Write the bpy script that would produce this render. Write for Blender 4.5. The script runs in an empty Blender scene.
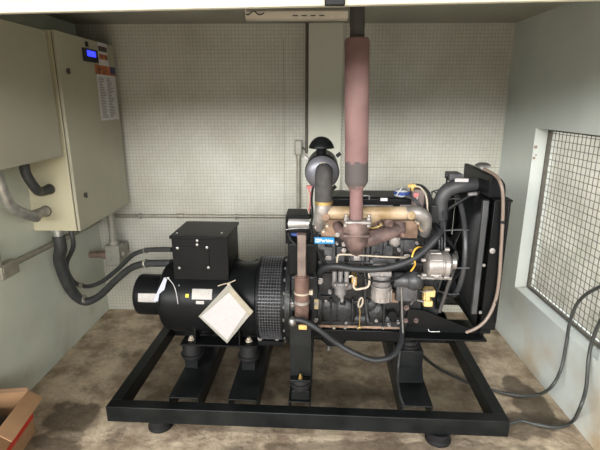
import bpy, bmesh, math, random
from mathutils import Vector, Matrix
random.seed(7)
C = bpy.context.scene
COL = C.collection
PI = math.pi

# ------------------------------------------------------------------ camera model
F = 455.0
TH = math.radians(15.25)
CAMH = 1.6
YAW = math.atan(10*math.cos(TH)/F)
ROOT = Vector((-0.025, 1.885, 0.0))
RZ = math.radians(-2.0)

def ray(px, py):
    x = px-300; y = py-225
    d = y*math.cos(TH)+F*math.sin(TH); z = F*math.cos(TH)-y*math.sin(TH)
    return Vector((x*math.cos(YAW)-z*math.sin(YAW), x*math.sin(YAW)+z*math.cos(YAW), -d))
CAM = Vector((0, 0, CAMH))
def WY(px, py, Y):
    r = ray(px, py); return CAM+r*(Y/r.y)
def WZ(px, py, z):
    r = ray(px, py); return CAM+r*((z-CAMH)/r.z)
def WX(px, py, x):
    r = ray(px, py); return CAM+r*(x/r.x)
RI = Matrix.Rotation(-RZ, 3, 'Z')
def g(px, py, ly):
    """point of the generator's own frame seen at a pixel, at depth ly behind the skid front"""
    r = RI @ ray(px, py); o = RI @ (CAM-ROOT)
    return o+r*((ly-o.y)/r.y)
def gz(px, py, z):
    r = RI @ ray(px, py); o = RI @ (CAM-ROOT)
    return o+r*((z-o.z)/r.z)
def mpp(px, py, ly):
    """metres per pixel there"""
    return (g(px+1, py, ly)-g(px, py, ly)).length

# ------------------------------------------------------------------ materials
MATS = {}
def mat(name, col, rough=0.5, metal=0.0, var=0.12, scale=8.0, bump=0.0, bscale=60.0, col2=None, spec=0.5, detail=4.0, lo=0.35, hi=0.65, emit=None):
    m = bpy.data.materials.new(name); m.use_nodes = True
    nt = m.node_tree; b = nt.nodes['Principled BSDF']
    tc = nt.nodes.new('ShaderNodeTexCoord')
    n = nt.nodes.new('ShaderNodeTexNoise'); n.inputs['Scale'].default_value = scale; n.inputs['Detail'].default_value = detail; n.inputs['Roughness'].default_value = .72 if detail > 10 else .5
    nt.links.new(tc.outputs['Object'], n.inputs['Vector'])
    r = nt.nodes.new('ShaderNodeValToRGB')
    c = Vector(col)
    a = c*(1-var); d = Vector(col2) if col2 else c*(1+var)
    r.color_ramp.elements[0].color = (*a, 1); r.color_ramp.elements[1].color = (min(d[0], 1), min(d[1], 1), min(d[2], 1), 1)
    r.color_ramp.elements[0].position = lo; r.color_ramp.elements[1].position = hi
    nt.links.new(n.outputs['Fac'], r.inputs['Fac']); nt.links.new(r.outputs['Color'], b.inputs['Base Color'])
    b.inputs['Roughness'].default_value = rough; b.inputs['Metallic'].default_value = metal
    b.inputs['Specular IOR Level'].default_value = spec
    if bump:
        n2 = nt.nodes.new('ShaderNodeTexNoise'); n2.inputs['Scale'].default_value = bscale; n2.inputs['Detail'].default_value = 3
        nt.links.new(tc.outputs['Object'], n2.inputs['Vector'])
        bp = nt.nodes.new('ShaderNodeBump'); bp.inputs['Strength'].default_value = bump; bp.inputs['Distance'].default_value = 0.01
        nt.links.new(n2.outputs['Fac'], bp.inputs['Height']); nt.links.new(bp.outputs['Normal'], b.inputs['Normal'])
    if emit:
        b.inputs['Emission Color'].default_value = (*emit[0], 1); b.inputs['Emission Strength'].default_value = emit[1]
    MATS[name] = m
    return m
def srgb(r, g_, b):
    f = lambda v: (v/255/12.92) if v/255 <= .04045 else ((v/255+.055)/1.055)**2.4
    return (f(r), f(g_), f(b))

BLACK = mat('black_paint', (.006, .0065, .007), .36, 0, .2, 6, .05, 40, spec=.14)
SKID = mat('skid_black_paint', (.006, .0075, .008), .36, 0, .3, 7, .08, 50, col2=(.012, .0135, .0135), spec=.2)
BLOCK = mat('engine_black', (.009, .0095, .010), .36, .1, .4, 14, .25, 70, col2=(.024, .025, .027), spec=.35)
BLOCKG = mat('engine_dark_grey', (.045, .047, .052), .42, .3, .4, 16, .3, 60, col2=(.085, .085, .09))
RUB = mat('rubber', (.008, .008, .0085), .55, 0, .2, 20, spec=.3)
HOSE = mat('hose_rubber', (.018, .0195, .022), .5, 0, .2, 20)
HOSEG = mat('ribbed_hose_grey', (.05, .047, .046), .75, 0, .2, 30)
STEEL = mat('dull_steel', (.32, .315, .31), .38, .85, .2, 20)
ALU = mat('cast_aluminium', (.31, .285, .27), .42, .55, .22, 18, .2, 80)
ALUD = mat('cast_aluminium_grey', (.21, .2, .2), .45, .5, .22, 18, .2, 80)
ZINC = mat('galvanised', (.36, .36, .34), .4, .7, .2, 25)
TAN = mat('tan_manifold', (.33, .22, .105), .5, .1, .25, 10, .15, 60, col2=(.46, .36, .25))
RUSTY = mat('rust_tan_plate', (.22, .13, .085), .65, .2, .3, 12, .2, 50, col2=(.33, .22, .15))
EXM = mat('exhaust_cast', (.115, .078, .072), .62, .2, .3, 12, .3, 60, col2=(.22, .145, .13))
BROWN = mat('rust_brown_pipe', (.11, .06, .046), .6, .1, .3, 14, .1, 50, col2=(.19, .115, .09))
UPBAR = mat('weathered_bar', (.15, .115, .10), .5, .4, .25, 16, .1, 50)
CREAM = mat('cream_clamp', (.40, .345, .27), .5, .1, .15)
GOLD = mat('yellow_zinc', (.62, .40, .14), .4, .5, .2, 20)
BRASS = mat('brass', (.55, .38, .14), .35, .8, .2)
CABM = mat('cabinet_beige', srgb(184, 178, 152), .45, 0, .05, 3)
CABD = mat('cabinet_beige_door', srgb(162, 159, 140), .42, 0, .05, 3)
CABL = mat('wall_cabinet_beige', srgb(158, 155, 138), .42, 0, .05, 3)
DARK = mat('dark_seal', (.02, .02, .018), .7, 0, .1)
WHITE = mat('white_paper', (.42, .395, .395), .7, 0, .04, 30)
BADW = mat('badge_white', (.85, .86, .88), .5, 0, .02)
PLATE = mat('silver_plate', (.36, .34, .32), .5, .1, .08, 60)
PLAST = mat('cloudy_plastic', (.26, .25, .22), .3, 0, .15, 12)
BLUE = mat('badge_blue', srgb(20, 128, 190), .4, 0, .03)
CAPB = mat('cap_blue', srgb(52, 78, 150), .5, 0, .1)
CAPW = mat('cap_grey', srgb(170, 172, 175), .5, 0, .1)
YEL = mat('yellow_dot', (.75, .70, .03), .5, 0, .05)
YELW = mat('yellow_wire', (.70, .42, .06), .5, 0, .05)
RED = mat('red_ink', srgb(185, 48, 30), .7, 0, .08)
PINK = mat('pink_label', srgb(190, 110, 110), .6, 0, .1)
CARD = mat('cardboard', srgb(158, 122, 88), .8, 0, .07, 14)
CARDI = mat('cardboard_inside', srgb(128, 100, 74), .85, 0, .07, 14)
BAG = mat('dark_bag', (.012, .02, .022), .5, 0, .3, 12)
CONDUIT = mat('conduit_grey', srgb(152, 148, 136), .45, .4, .12, 20)
CONDUITD = mat('conduit_dark', srgb(92, 88, 80), .5, .3, .12, 20)
CONDR = mat('conduit_brown', srgb(132, 112, 100), .55, .2, .12, 20)
BOXG = mat('box_grey', srgb(150, 148, 138), .45, .3, .08, 20)
TUBET = mat('overflow_tube_tan', srgb(122, 108, 98), .35, 0, .08, 20)
FIXW = mat('fixture_white', srgb(215, 205, 190), .5, 0, .08, 10)
CABLE = mat('cable_black', (.03, .032, .032), .5, 0, .2, 25)
CABLEG = mat('cable_grey', (.045, .048, .045), .45, 0, .2, 25)
LCD = mat('lcd_blue', (.02, .02, .4), .3, 0, .02, emit=((.02, .03, 1.0), 1.4))
LCDT = mat('lcd_text', (.3, .3, .9), .3, 0, .02, emit=((.25, .3, 1.0), 2.2))
ORANGE = mat('orange_print', srgb(120, 62, 40), .6, 0, .3, 26, col2=srgb(205, 120, 70))
NAVY = mat('navy_print', srgb(60, 66, 110), .6, 0, .2, 30)
INK = mat('grey_ink', srgb(120, 120, 128), .7, 0, .1)
PRINT = mat('dark_print', srgb(70, 56, 52), .6, 0, .4, 40)
STICK = mat('sticker_white', srgb(205, 203, 205), .6, 0, .05, 30)
MESHM = mat('mesh_wire', srgb(112, 104, 94), .6, .2, .15, 20)
FRAMEM = mat('mesh_frame', srgb(98, 94, 86), .6, .2, .15, 20)
SHUT = mat('shutter_aluminium', srgb(205, 203, 188), .5, .0, .06, 14)
SHUTD = mat('shutter_slats', srgb(130, 126, 118), .5, .0, .08, 10)

def exhaust_paint():
    m = mat('exhaust_red_oxide', srgb(124, 97, 95), .65, .0, .12, 9, .1, 50, spec=.25)
    nt = m.node_tree; b = nt.nodes['Principled BSDF']
    src = b.inputs['Base Color'].links[0].from_socket
    tc = nt.nodes.new('ShaderNodeTexCoord'); sp = nt.nodes.new('ShaderNodeSeparateXYZ')
    nt.links.new(tc.outputs['Object'], sp.inputs[0])
    n = nt.nodes.new('ShaderNodeTexNoise'); n.inputs['Scale'].default_value = 45
    nt.links.new(tc.outputs['Object'], n.inputs['Vector'])
    ad = nt.nodes.new('ShaderNodeMath'); ad.operation = 'MULTIPLY_ADD'; ad.inputs[1].default_value = .06
    nt.links.new(n.outputs['Fac'], ad.inputs[0]); nt.links.new(sp.outputs['Z'], ad.inputs[2])
    return m, nt, b, src, ad

# ------------------------------------------------------------------ mesh helpers
class MB:
    def __init__(s): s.bm = bmesh.new()
    def quadbox(s, f4, b4):
        v = [s.bm.verts.new(p) for p in list(f4)+list(b4)]
        for q in ((0, 1, 2, 3), (7, 6, 5, 4), (0, 4, 5, 1), (1, 5, 6, 2), (2, 6, 7, 3), (3, 7, 4, 0)):
            s.bm.faces.new([v[i] for i in q])
        return s
    def box(s, a, b, rot=None, piv=None):
        x0, x1 = sorted((a[0], b[0])); y0, y1 = sorted((a[1], b[1])); z0, z1 = sorted((a[2], b[2]))
        p = [Vector(q) for q in ((x0, y0, z0), (x1, y0, z0), (x1, y0, z1), (x0, y0, z1), (x0, y1, z0), (x1, y1, z0), (x1, y1, z1), (x0, y1, z1))]
        if rot:
            piv = Vector(piv) if piv else Vector(((x0+x1)/2, (y0+y1)/2, (z0+z1)/2))
            p = [rot @ (q-piv)+piv for q in p]
        return s.quadbox(p[:4], p[4:])
    def ring(s, c, u, v, r, n, ph=0):
        return [s.bm.verts.new(c+u*(r*math.cos(ph+2*PI*i/n))+v*(r*math.sin(ph+2*PI*i/n))) for i in range(n)]
    def bridge(s, a, b):
        n = len(a)
        for i in range(n): s.bm.faces.new((a[i], a[(i+1) % n], b[(i+1) % n], b[i]))
    def lathe(s, o, d, prof, n=28, cap=True):
        """prof = [(distance along d, radius)...]"""
        o = Vector(o); d = Vector(d).normalized()
        u = d.orthogonal().normalized(); v = d.cross(u)
        rs = [s.ring(o+d*t, u, v, max(r, 1e-4), n) for t, r in prof]
        for a, b in zip(rs, rs[1:]): s.bridge(a, b)
        if cap:
            s.bm.faces.new(rs[0][::-1]); s.bm.faces.new(rs[-1])
        return s
    def cyl(s, a, b, r, r2=None, n=20):
        a = Vector(a); b = Vector(b)
        return s.lathe(a, b-a, [(0, r), ((b-a).length, r if r2 is None else r2)], n)
    def tube(s, pts, r, n=12, smooth=6, ribs=0, rr=None):
        P = [Vector(p) for p in pts]
        if smooth > 1 and len(P) > 2:
            Q = []; R = []
            for i in range(len(P)-1):
                p0 = P[max(i-1, 0)]; p1 = P[i]; p2 = P[i+1]; p3 = P[min(i+2, len(P)-1)]
                for k in range(smooth):
                    t = k/smooth
                    Q.append(.5*((2*p1)+(p2-p0)*t+(2*p0-5*p1+4*p2-p3)*t*t+(3*p1-p0-3*p2+p3)*t**3))
                    if rr: R.append(rr[i]*(1-t)+rr[i+1]*t)
            Q.append(P[-1])
            if rr: R.append(rr[-1]); rr = R
            P = Q
        T = [(P[min(i+1, len(P)-1)]-P[max(i-1, 0)]).normalized() for i in range(len(P))]
        u = T[0].orthogonal().normalized(); rings = []
        for i, p in enumerate(P):
            u = (u-T[i]*u.dot(T[i])).normalized(); v = T[i].cross(u)
            q = (rr[i] if rr else r)
            if ribs: q *= 1+(ribs if i % 2 else -ribs)
            rings.append(s.ring(p, u, v, q, n))
        for a, b in zip(rings, rings[1:]): s.bridge(a, b)
        s.bm.faces.new(rings[0][::-1]); s.bm.faces.new(rings[-1])
        return s
    def prism(s, poly, ext):
        ext = Vector(ext); A = [s.bm.verts.new(Vector(p)) for p in poly]; B = [s.bm.verts.new(Vector(p)+ext) for p in poly]
        s.bm.faces.new(A[::-1]); s.bm.faces.new(B); s.bridge(A, B)
        return s
    def sphere(s, c, r, sc=(1, 1, 1), n=16):
        bmesh.ops.create_uvsphere(s.bm, u_segments=n, v_segments=max(6, n//2), radius=1.0,
            matrix=Matrix.Translation(Vector(c)) @ Matrix.Diagonal((r*sc[0], r*sc[1], r*sc[2], 1)))
        return s
    def torus(s, c, ax, R, r, n=36, m=8):
        c = Vector(c); ax = Vector(ax).normalized(); u = ax.orthogonal().normalized(); v = ax.cross(u)
        rings = []
        for i in range(n):
            a = 2*PI*i/n; d = u*math.cos(a)+v*math.sin(a)
            rings.append(s.ring(c+d*R, d, ax, r, m))
        for i in range(n): s.bridge(rings[i], rings[(i+1) % n])
        return s
    # ---- pixel-measured pieces in the generator frame
    def rbox(s, x0, y0, x1, y1, l0, l1):
        cx = (x0+x1)/2; cy = (y0+y1)/2
        a = g(x0, cy, l0); b = g(x1, cy, l0); t = g(cx, y0, l0); d = g(cx, y1, l0)
        return s.box((a.x, l0, d.z), (b.x, l1, t.z))
    def dcyl(s, px, py, l0, l1, rp, n=20, r2=None):
        c = g(px, py, l0); r = rp*mpp(px, py, l0)
        return s.cyl(c, c+Vector((0, l1-l0, 0)), r, r if r2 is None else r2*mpp(px, py, l0), n)
    def vcyl(s, px, y0, y1, ly, rp, n=20, r2=None):
        a = g(px, y1, ly); b = g(px, y0, ly); b.x = a.x = (a.x+b.x)/2; k = mpp(px, (y0+y1)/2, ly)
        return s.cyl(a, b, rp*k, None if r2 is None else r2*k, n)
    def hcyl(s, x0, x1, py, ly, rp, n=20, r2=None):
        a = g(x0, py, ly); b = g(x1, py, ly); a.z = b.z = (a.z+b.z)/2; k = mpp((x0+x1)/2, py, ly)
        return s.cyl(a, b, rp*k, None if r2 is None else r2*k, n)
    def gtube(s, pts, rp, n=10, **k):
        P = [g(*p) for p in pts]; r = rp*mpp(pts[0][0], pts[0][1], pts[0][2])
        return s.tube(P, r, n, **k)
    def build(s, name, m, parent=None, bevel=0.0, smooth=40, label=None, seg=2):
        bmesh.ops.recalc_face_normals(s.bm, faces=s.bm.faces[:])
        me = bpy.data.meshes.new(name); s.bm.to_mesh(me); s.bm.free()
        me.materials.append(m)
        if smooth:
            for p in me.polygons: p.use_smooth = True
            me.set_sharp_from_angle(angle=math.radians(smooth))
        o = bpy.data.objects.new(name, me); COL.objects.link(o)
        if parent: o.parent = parent
        if bevel:
            md = o.modifiers.new('Bevel', 'BEVEL'); md.width = bevel; md.segments = seg; md.limit_method = 'ANGLE'; md.angle_limit = math.radians(40)
            md.use_clamp_overlap = True
        if label: o['label'] = label
        return o
def thing(name, label, cat, loc=(0, 0, 0), rz=0, group=None):
    o = bpy.data.objects.new(name, None); COL.objects.link(o); o.location = loc; o.rotation_euler = (0, 0, rz)
    o.empty_display_size = .1
    return tag(o, label, cat, group)
def tag(o, label, cat, group=None):
    o['label'] = label; o['category'] = cat
    if group: o['group'] = group
    return o
def struct(o): o['kind'] = 'structure'; return o
def recenter(o):
    """move a top-level mesh's origin to the middle of its base"""
    me = o.data; vs = [v.co for v in me.vertices]
    c = Vector(((min(v.x for v in vs)+max(v.x for v in vs))/2, (min(v.y for v in vs)+max(v.y for v in vs))/2, min(v.z for v in vs)))
    me.transform(Matrix.Translation(-c)); o.location = c
    return o
def copy_tree(o, parent=None):
    c = o.copy(); COL.objects.link(c); c.parent = parent
    for ch in list(o.children): copy_tree(ch, c)
    return c
def text_mesh(name, body, size, m, parent, matrix, extrude=.0006, shear=0.0):
    cu = bpy.data.curves.new(name, 'FONT'); cu.body = body; cu.size = size; cu.extrude = extrude; cu.align_x = 'CENTER'; cu.align_y = 'CENTER'; cu.shear = shear
    cu.offset = size*.017
    t = bpy.data.objects.new(name+'_tmp', cu); COL.objects.link(t)
    me = bpy.data.meshes.new_from_object(t.evaluated_get(bpy.context.evaluated_depsgraph_get()))
    bpy.data.objects.remove(t)
    me.transform(matrix); me.materials.clear(); me.materials.append(m)
    o = bpy.data.objects.new(name, me); COL.objects.link(o); o.parent = parent
    return o
FACE = Matrix.Rotation(PI/2, 4, 'X')      # text plane turned to face -Y

#@@ROOM
# ------------------------------------------------------------------ the room
XL, XR, YB, ZC, YF = -1.592, 1.362, 3.29, 2.10, 1.28

def wall_paint(name, c1, c2, stain=None):
    m = mat(name, c1, .55, 0, .0, 2.2, .05, 120, col2=c2, detail=6)
    return m
LW = wall_paint('left_wall_paint', srgb(184, 190, 178), srgb(197, 200, 186))
RW = wall_paint('right_wall_paint', srgb(190, 197, 194), srgb(202, 207, 201))
def add_wear(m, col, zmin, zmax, scale, lo, hi):
    """brown dirt and lime marks, patchy, on the lower band of a wall"""
    nt = m.node_tree; b = nt.nodes['Principled BSDF']; src = b.inputs['Base Color'].links[0].from_socket
    tc = nt.nodes.new('ShaderNodeTexCoord'); sp = nt.nodes.new('ShaderNodeSeparateXYZ'); nt.links.new(tc.outputs['Object'], sp.inputs[0])
    n = nt.nodes.new('ShaderNodeTexNoise'); n.inputs['Scale'].default_value = scale; n.inputs['Detail'].default_value = 5
    nt.links.new(tc.outputs['Object'], n.inputs['Vector'])
    r = nt.nodes.new('ShaderNodeMapRange'); r.inputs[1].default_value = lo; r.inputs[2].default_value = hi
    nt.links.new(n.outputs['Fac'], r.inputs[0])
    q = nt.nodes.new('ShaderNodeMapRange'); q.inputs[1].default_value = zmax; q.inputs[2].default_value = zmin
    nt.links.new(sp.outputs['Z'], q.inputs[0])
    mu = nt.nodes.new('ShaderNodeMath'); mu.operation = 'MULTIPLY'; nt.links.new(r.outputs[0], mu.inputs[0]); nt.links.new(q.outputs[0], mu.inputs[1])
    mx = nt.nodes.new('ShaderNodeMix'); mx.data_type = 'RGBA'
    nt.links.new(mu.outputs[0], mx.inputs[0]); nt.links.new(src, mx.inputs[6]); mx.inputs[7].default_value = (*col, 1)
    nt.links.new(mx.outputs[2], b.inputs['Base Color'])
add_wear(RW, srgb(170, 145, 105), .15, .55, 3.0, .45, .75)
add_wear(LW, srgb(150, 140, 115), .05, .5, 3.0, .5, .8)

def tile_mat():
    m = bpy.data.materials.new('small_square_tile'); m.use_nodes = True; nt = m.node_tree; b = nt.nodes['Principled BSDF']
    tc = nt.nodes.new('ShaderNodeTexCoord'); mp = nt.nodes.new('ShaderNodeMapping'); mp.inputs['Rotation'].default_value = (PI/2, 0, 0)
    nt.links.new(tc.outputs['Object'], mp.inputs[0])
    br = nt.nodes.new('ShaderNodeTexBrick'); br.offset = 0; br.inputs['Scale'].default_value = 1.0
    br.inputs['Brick Width'].default_value = .0242; br.inputs['Row Height'].default_value = .0242; br.inputs['Mortar Size'].default_value = .0021
    br.inputs['Mortar Smooth'].default_value = .5; br.inputs['Bias'].default_value = 0
    br.inputs['Color1'].default_value = (*srgb(195, 194, 184), 1); br.inputs['Color2'].default_value = (*srgb(189, 188, 178), 1); br.inputs['Mortar'].default_value = (*srgb(165, 164, 154), 1)
    nt.links.new(mp.outputs[0], br.inputs['Vector'])
    n = nt.nodes.new('ShaderNodeTexNoise'); n.inputs['Scale'].default_value = 3.0; n.inputs['Detail'].default_value = 6
    nt.links.new(tc.outputs['Object'], n.inputs['Vector'])
    r = nt.nodes.new('ShaderNodeValToRGB'); r.color_ramp.elements[0].color = (.84, .82, .78, 1); r.color_ramp.elements[1].color = (1, 1, 1, 1)
    r.color_ramp.elements[0].position = .3; r.color_ramp.elements[1].position = .62
    nt.links.new(n.outputs['Fac'], r.inputs[0])
    mx = nt.nodes.new('ShaderNodeMix'); mx.data_type = 'RGBA'; mx.blend_type = 'MULTIPLY'; mx.inputs[0].default_value = 1
    nt.links.new(br.outputs['Color'], mx.inputs[6]); nt.links.new(r.outputs[0], mx.inputs[7])
    nt.links.new(mx.outputs[2], b.inputs['Base Color'])
    b.inputs['Roughness'].default_value = .5
    bp = nt.nodes.new('ShaderNodeBump'); bp.invert = True; bp.inputs['Strength'].default_value = .25; bp.inputs['Distance'].default_value = .003
    nt.links.new(br.outputs['Fac'], bp.inputs['Height']); nt.links.new(bp.outputs[0], b.inputs['Normal'])
    return m
TILE = tile_mat()
PILLAR = mat('pillar_paint', srgb(192, 192, 178), .5, 0, .04, 3, .03, 100)
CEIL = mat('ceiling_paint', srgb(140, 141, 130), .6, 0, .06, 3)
EXTW = mat('outside_wall', srgb(205, 202, 188), .8, 0, .07, 2.5, .3, 40, col2=srgb(224, 221, 208))
add_wear(EXTW, srgb(150, 158, 136), .1, 1.0, 3.0, .45, .85)

def floor_mat():
    m = mat('stained_concrete', srgb(146, 127, 106), .72, 0, .0, 4.2, .5, 30, col2=srgb(208, 190, 164), detail=13, lo=.41, hi=.60)
    nt = m.node_tree; b = nt.nodes['Principled BSDF']; src = b.inputs['Base Color'].links[0].from_socket
    tc = nt.nodes.new('ShaderNodeTexCoord')
    wn = nt.nodes.new('ShaderNodeTexNoise'); wn.inputs['Scale'].default_value = 7; wn.inputs['Detail'].default_value = 4
    nt.links.new(tc.outputs['Object'], wn.inputs['Vector'])
    # blotchy darker dirt
    n = nt.nodes.new('ShaderNodeTexNoise'); n.inputs['Scale'].default_value = 5.5; n.inputs['Detail'].default_value = 8; n.inputs['Roughness'].default_value = .65
    nt.links.new(tc.outputs['Object'], n.inputs['Vector'])
    r = nt.nodes.new('ShaderNodeMapRange'); r.inputs[1].default_value = .54; r.inputs[2].default_value = .66; r.inputs[4].default_value = .55
    nt.links.new(n.outputs['Fac'], r.inputs[0])
    mx = nt.nodes.new('ShaderNodeMix'); mx.data_type = 'RGBA'; nt.links.new(r.outputs[0], mx.inputs[0]); nt.links.new(src, mx.inputs[6]); mx.inputs[7].default_value = (*srgb(84, 70, 56), 1)
    out = mx.outputs[2]; rough = None
    # damp patches: (x, y, rx, ry, strength)
    for (x, y, rx, ry, st) in ((-1.24, 2.02, .17, .12, .8), (-1.22, 1.86, .12, .07, .6), (1.05, 2.0, .30, .10, .7), (1.22, 2.2, .10, .22, .8), (.98, 2.62, .13, .10, .5), (.15, 2.25, .30, .12, .45), (-1.25, 1.75, .2, .13, .6), (.5, 1.8, .8, .09, .55), (-.4, 2.6, .5, .3, .15)):
        mp = nt.nodes.new('ShaderNodeMapping'); mp.vector_type = 'TEXTURE'; mp.inputs['Location'].default_value = (x, y, 0); mp.inputs['Scale'].default_value = (rx, ry, 1)
        nt.links.new(tc.outputs['Object'], mp.inputs[0])
        ln = nt.nodes.new('ShaderNodeVectorMath'); ln.operation = 'LENGTH'; nt.links.new(mp.outputs[0], ln.inputs[0])
        ad = nt.nodes.new('ShaderNodeMath'); ad.operation = 'MULTIPLY_ADD'; ad.inputs[1].default_value = 1.6; nt.links.new(wn.outputs['Fac'], ad.inputs[0]); nt.links.new(ln.outputs['Value'], ad.inputs[2])
        q = nt.nodes.new('ShaderNodeMapRange'); q.inputs[1].default_value = 1.85; q.inputs[2].default_value = 1.65; q.inputs[4].default_value = st
        nt.links.new(ad.outputs[0], q.inputs[0])
        m2 = nt.nodes.new('ShaderNodeMix'); m2.data_type = 'RGBA'; nt.links.new(q.outputs[0], m2.inputs[0]); nt.links.new(out, m2.inputs[6]); m2.inputs[7].default_value = (*srgb(78, 66, 52), 1)
        out = m2.outputs[2]
    nt.links.new(out, b.inputs['Base Color'])
    return m
FLOOR = floor_mat()

struct(MB().box((XL-.12, -2.5, -.1), (XR+.12, YB+.12, 0)).build('floor', FLOOR))
GROUND = mat('outside_ground', srgb(80, 78, 72), .8, 0, .15, 3, .3, 30)
gr = MB()
gr.box((-6, -6, -.12), (XL-.12, 7, -.02)).box((XR+.13, -6, -.8), (6, 7, -.7)).box((XR+.12, -6, -.7), (XR+.13, 7, -.02)).box((XL-.12, -6, -.12), (XR+.12, -2.5, -.02)).box((XL-.12, YB+.12, -.12), (XR+.12, 7, -.02))
struct(gr.build('ground', GROUND))
struct(MB().box((XL-.12, YF, 0), (XL, YB+.12, ZC+.12)).build('wall_left', LW))
struct(MB().box((XL, YB, 0), (XR, YB+.12, ZC+.12)).build('wall_back', TILE))
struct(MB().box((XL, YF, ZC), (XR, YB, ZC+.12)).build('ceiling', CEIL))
# right wall with the window hole
WY0, WY1, WZ0, WZ1 = 1.93, 2.828, .415, 1.443
WT = .13
rw = MB()
rw.box((XR, YF, 0), (XR+WT, YB+.12, WZ0)).box((XR, YF, WZ1), (XR+WT, YB+.12, ZC+.12))
rw.box((XR, YF, WZ0), (XR+WT, WY0, WZ1)).box((XR, WY1, WZ0), (XR+WT, YB+.12, WZ1))
struct(rw.build('wall_right', RW, smooth=0))
# pillar strip on the back wall and smooth band above the tiles
pa = WY(308.5, 60, YB-.03); pb = WY(343, 60, YB-.03)
struct(MB().box((pa.x, YB-.035, 0), (pb.x, YB, ZC)).build('trim_1', PILLAR, bevel=.003))
# thin panel seams on the tiled wall
sm = MB()
for px in (284,):
    x = WY(px, 100, YB).x; sm.box((x-.002, YB-.0015, .1), (x+.002, YB, 2.0))
xa = pb.x+.01; z = WY(400, 167, YB).z
sm.box((xa, YB-.0015, z-.0015), (XR, YB, z+.0015))
struct(sm.build('trim_2', mat('seam', srgb(140, 138, 120), .7), smooth=0))
# lintel above the door opening, with the raised roller shutter under it
YD = 1.34
struct(MB().box((XL-.12, YF-.16, 1.93), (XR+.12, YF, 2.35)).build('wall_front', mat('lintel_paint', srgb(150, 148, 140), .6)))
door = MB(); tilt = Matrix.Rotation(math.radians(-.95), 3, 'Y'); PV = (0, YD, 1.846)
for i in range(5): door.box((XL+.012, YD-.006, 1.884+i*.043), (XR-.012, YD+.006, 1.884+i*.043+.040), rot=tilt, piv=PV)
door = struct(door.build('door_1', SHUTD, bevel=.004))
MB().box((XL+.012, YD-.012, 1.845), (XR-.012, YD+.012, 1.882), rot=tilt, piv=PV).build('bottom_rail', SHUT, door, bevel=.003)
hx = WY(335, 3, YD-.03)
MB().box((hx.x-.027, YD-.03, hx.z-.006), (hx.x+.027, YD-.012, hx.z+.05)).build('pull_handle', RUB, door, bevel=.004)

# window: frame and diamond-less square wire mesh
win = struct(bpy.data.objects.new('window_1', None)); COL.objects.link(win); win.location = (XR+.09, (WY0+WY1)/2, WZ0)
def to_win(o): o.location = -win.location; return o
fx0, fx1 = XR+.075, XR+.096
fr = MB(); ft = .017
fr.box((fx0, WY0, WZ0), (fx1, WY1, WZ0+ft)).box((fx0, WY0, WZ1-ft), (fx1, WY1, WZ1)).box((fx0, WY0, WZ0+ft), (fx1, WY0+ft, WZ1-ft)).box((fx0, WY1-ft, WZ0+ft), (fx1, WY1, WZ1-ft))
to_win(fr.build('window_frame', FRAMEM, win, bevel=.002))
wm = MB(); pit = .0385
ny = int((WY1-WY0-2*ft)/pit); nz = int((WZ1-WZ0-2*ft)/pit)
for i in range(ny+1):
    y = WY1-ft-pit*(i+.4)
    if y > WY0+ft:
        P = [(fx0+.012+(.0012 if (k % 2) ^ (i % 2) else -.0012), y, WZ0+ft+k*pit) for k in range(nz+2) if WZ0+ft+k*pit <= WZ1-ft+.001]
        wm.tube(P+[(fx0+.012, y, WZ1-ft)], .0022, 6, smooth=1)
for i in range(nz+1):
    z = WZ0+ft+pit*(i+.5)
    if z < WZ1-ft:
        P = [(fx0+.012+(-.0012 if (k % 2) ^ (i % 2) else .0012), WY0+ft+k*pit, z) for k in range(ny+2) if WY0+ft+k*pit <= WY1-ft+.001]
        wm.tube(P, .0022, 6, smooth=1)
to_win(wm.build('wire_mesh', MESHM, win))
# neighbouring wall outside the window
struct(MB().box((2.5, .2, -.7), (2.65, 6.5, 2.5)).build('wall_outside', EXTW))
# two paint chips on the window jamb
MB_ = MB()
for (px, py, r) in ((535.8, 147, .011), (534, 158, .009), (536, 155, .006)):
    t = ray(px, py); s = (WY1-.0005)/t.y; p = CAM+t*s
    MB_.lathe((p.x, WY1-.001, p.z), (0, 1, 0), [(0, r), (.0012, r*1.02)], 7)
struct(MB_.build('trim_3', mat('rust_spot', srgb(140, 122, 106), .8), smooth=0))

#@@CABINETS
# ------------------------------------------------------------------ electrical cabinets on the left wall
CX = -1.32; CY0, CY1 = 2.50, 3.225; CZ0, CZ1 = .874, 1.955
cab = thing('control_cabinet', 'tall beige control cabinet with blue lit display and side entries on left wall', 'electrical cabinet', (XL, (CY0+CY1)/2, CZ0))
def kid(o, root): o.location = -root.location; return o
kid(MB().box((XL, CY0, CZ0), (CX-.024, CY1, CZ1)).build('cabinet_body', CABM, cab, bevel=.004), cab)
kid(MB().box((CX-.024, CY0+.008, CZ0+.008), (CX-.018, CY1-.008, CZ1-.008)).build('door_seal', DARK, cab), cab)
dr = kid(MB().box((CX-.018, CY0, CZ0), (CX, CY1, CZ1)).build('door', CABD, cab, bevel=.003), cab)
def onx(px, py): return WX(px, py, CX)
for (px, py) in ((67.5, 71), (85, 195)):
    p = onx(px, py)
    lk = MB().lathe((CX, p.y, p.z), (1, 0, 0), [(0, .015), (.003, .015), (.006, .011), (.007, .0105)], 16)
    lk.box((CX+.006, p.y-.004, p.z-.015), (CX+.014, p.y+.004, p.z+.015))
    lk.build('lock', mat('lock_metal', (.09, .085, .08), .3, .7, .1), dr, label='small dark metal lock')
a = onx(81.5, 47); b = onx(97, 62); zt = onx(88, 49).z; zb = onx(90, 62).z
dsp = MB().box((CX, a.y, zb), (CX+.012, b.y, zt)).build('display', DARK, dr, bevel=.002, label='controller with blue lit screen')
ly = b.y-a.y; lz = zt-zb
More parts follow.
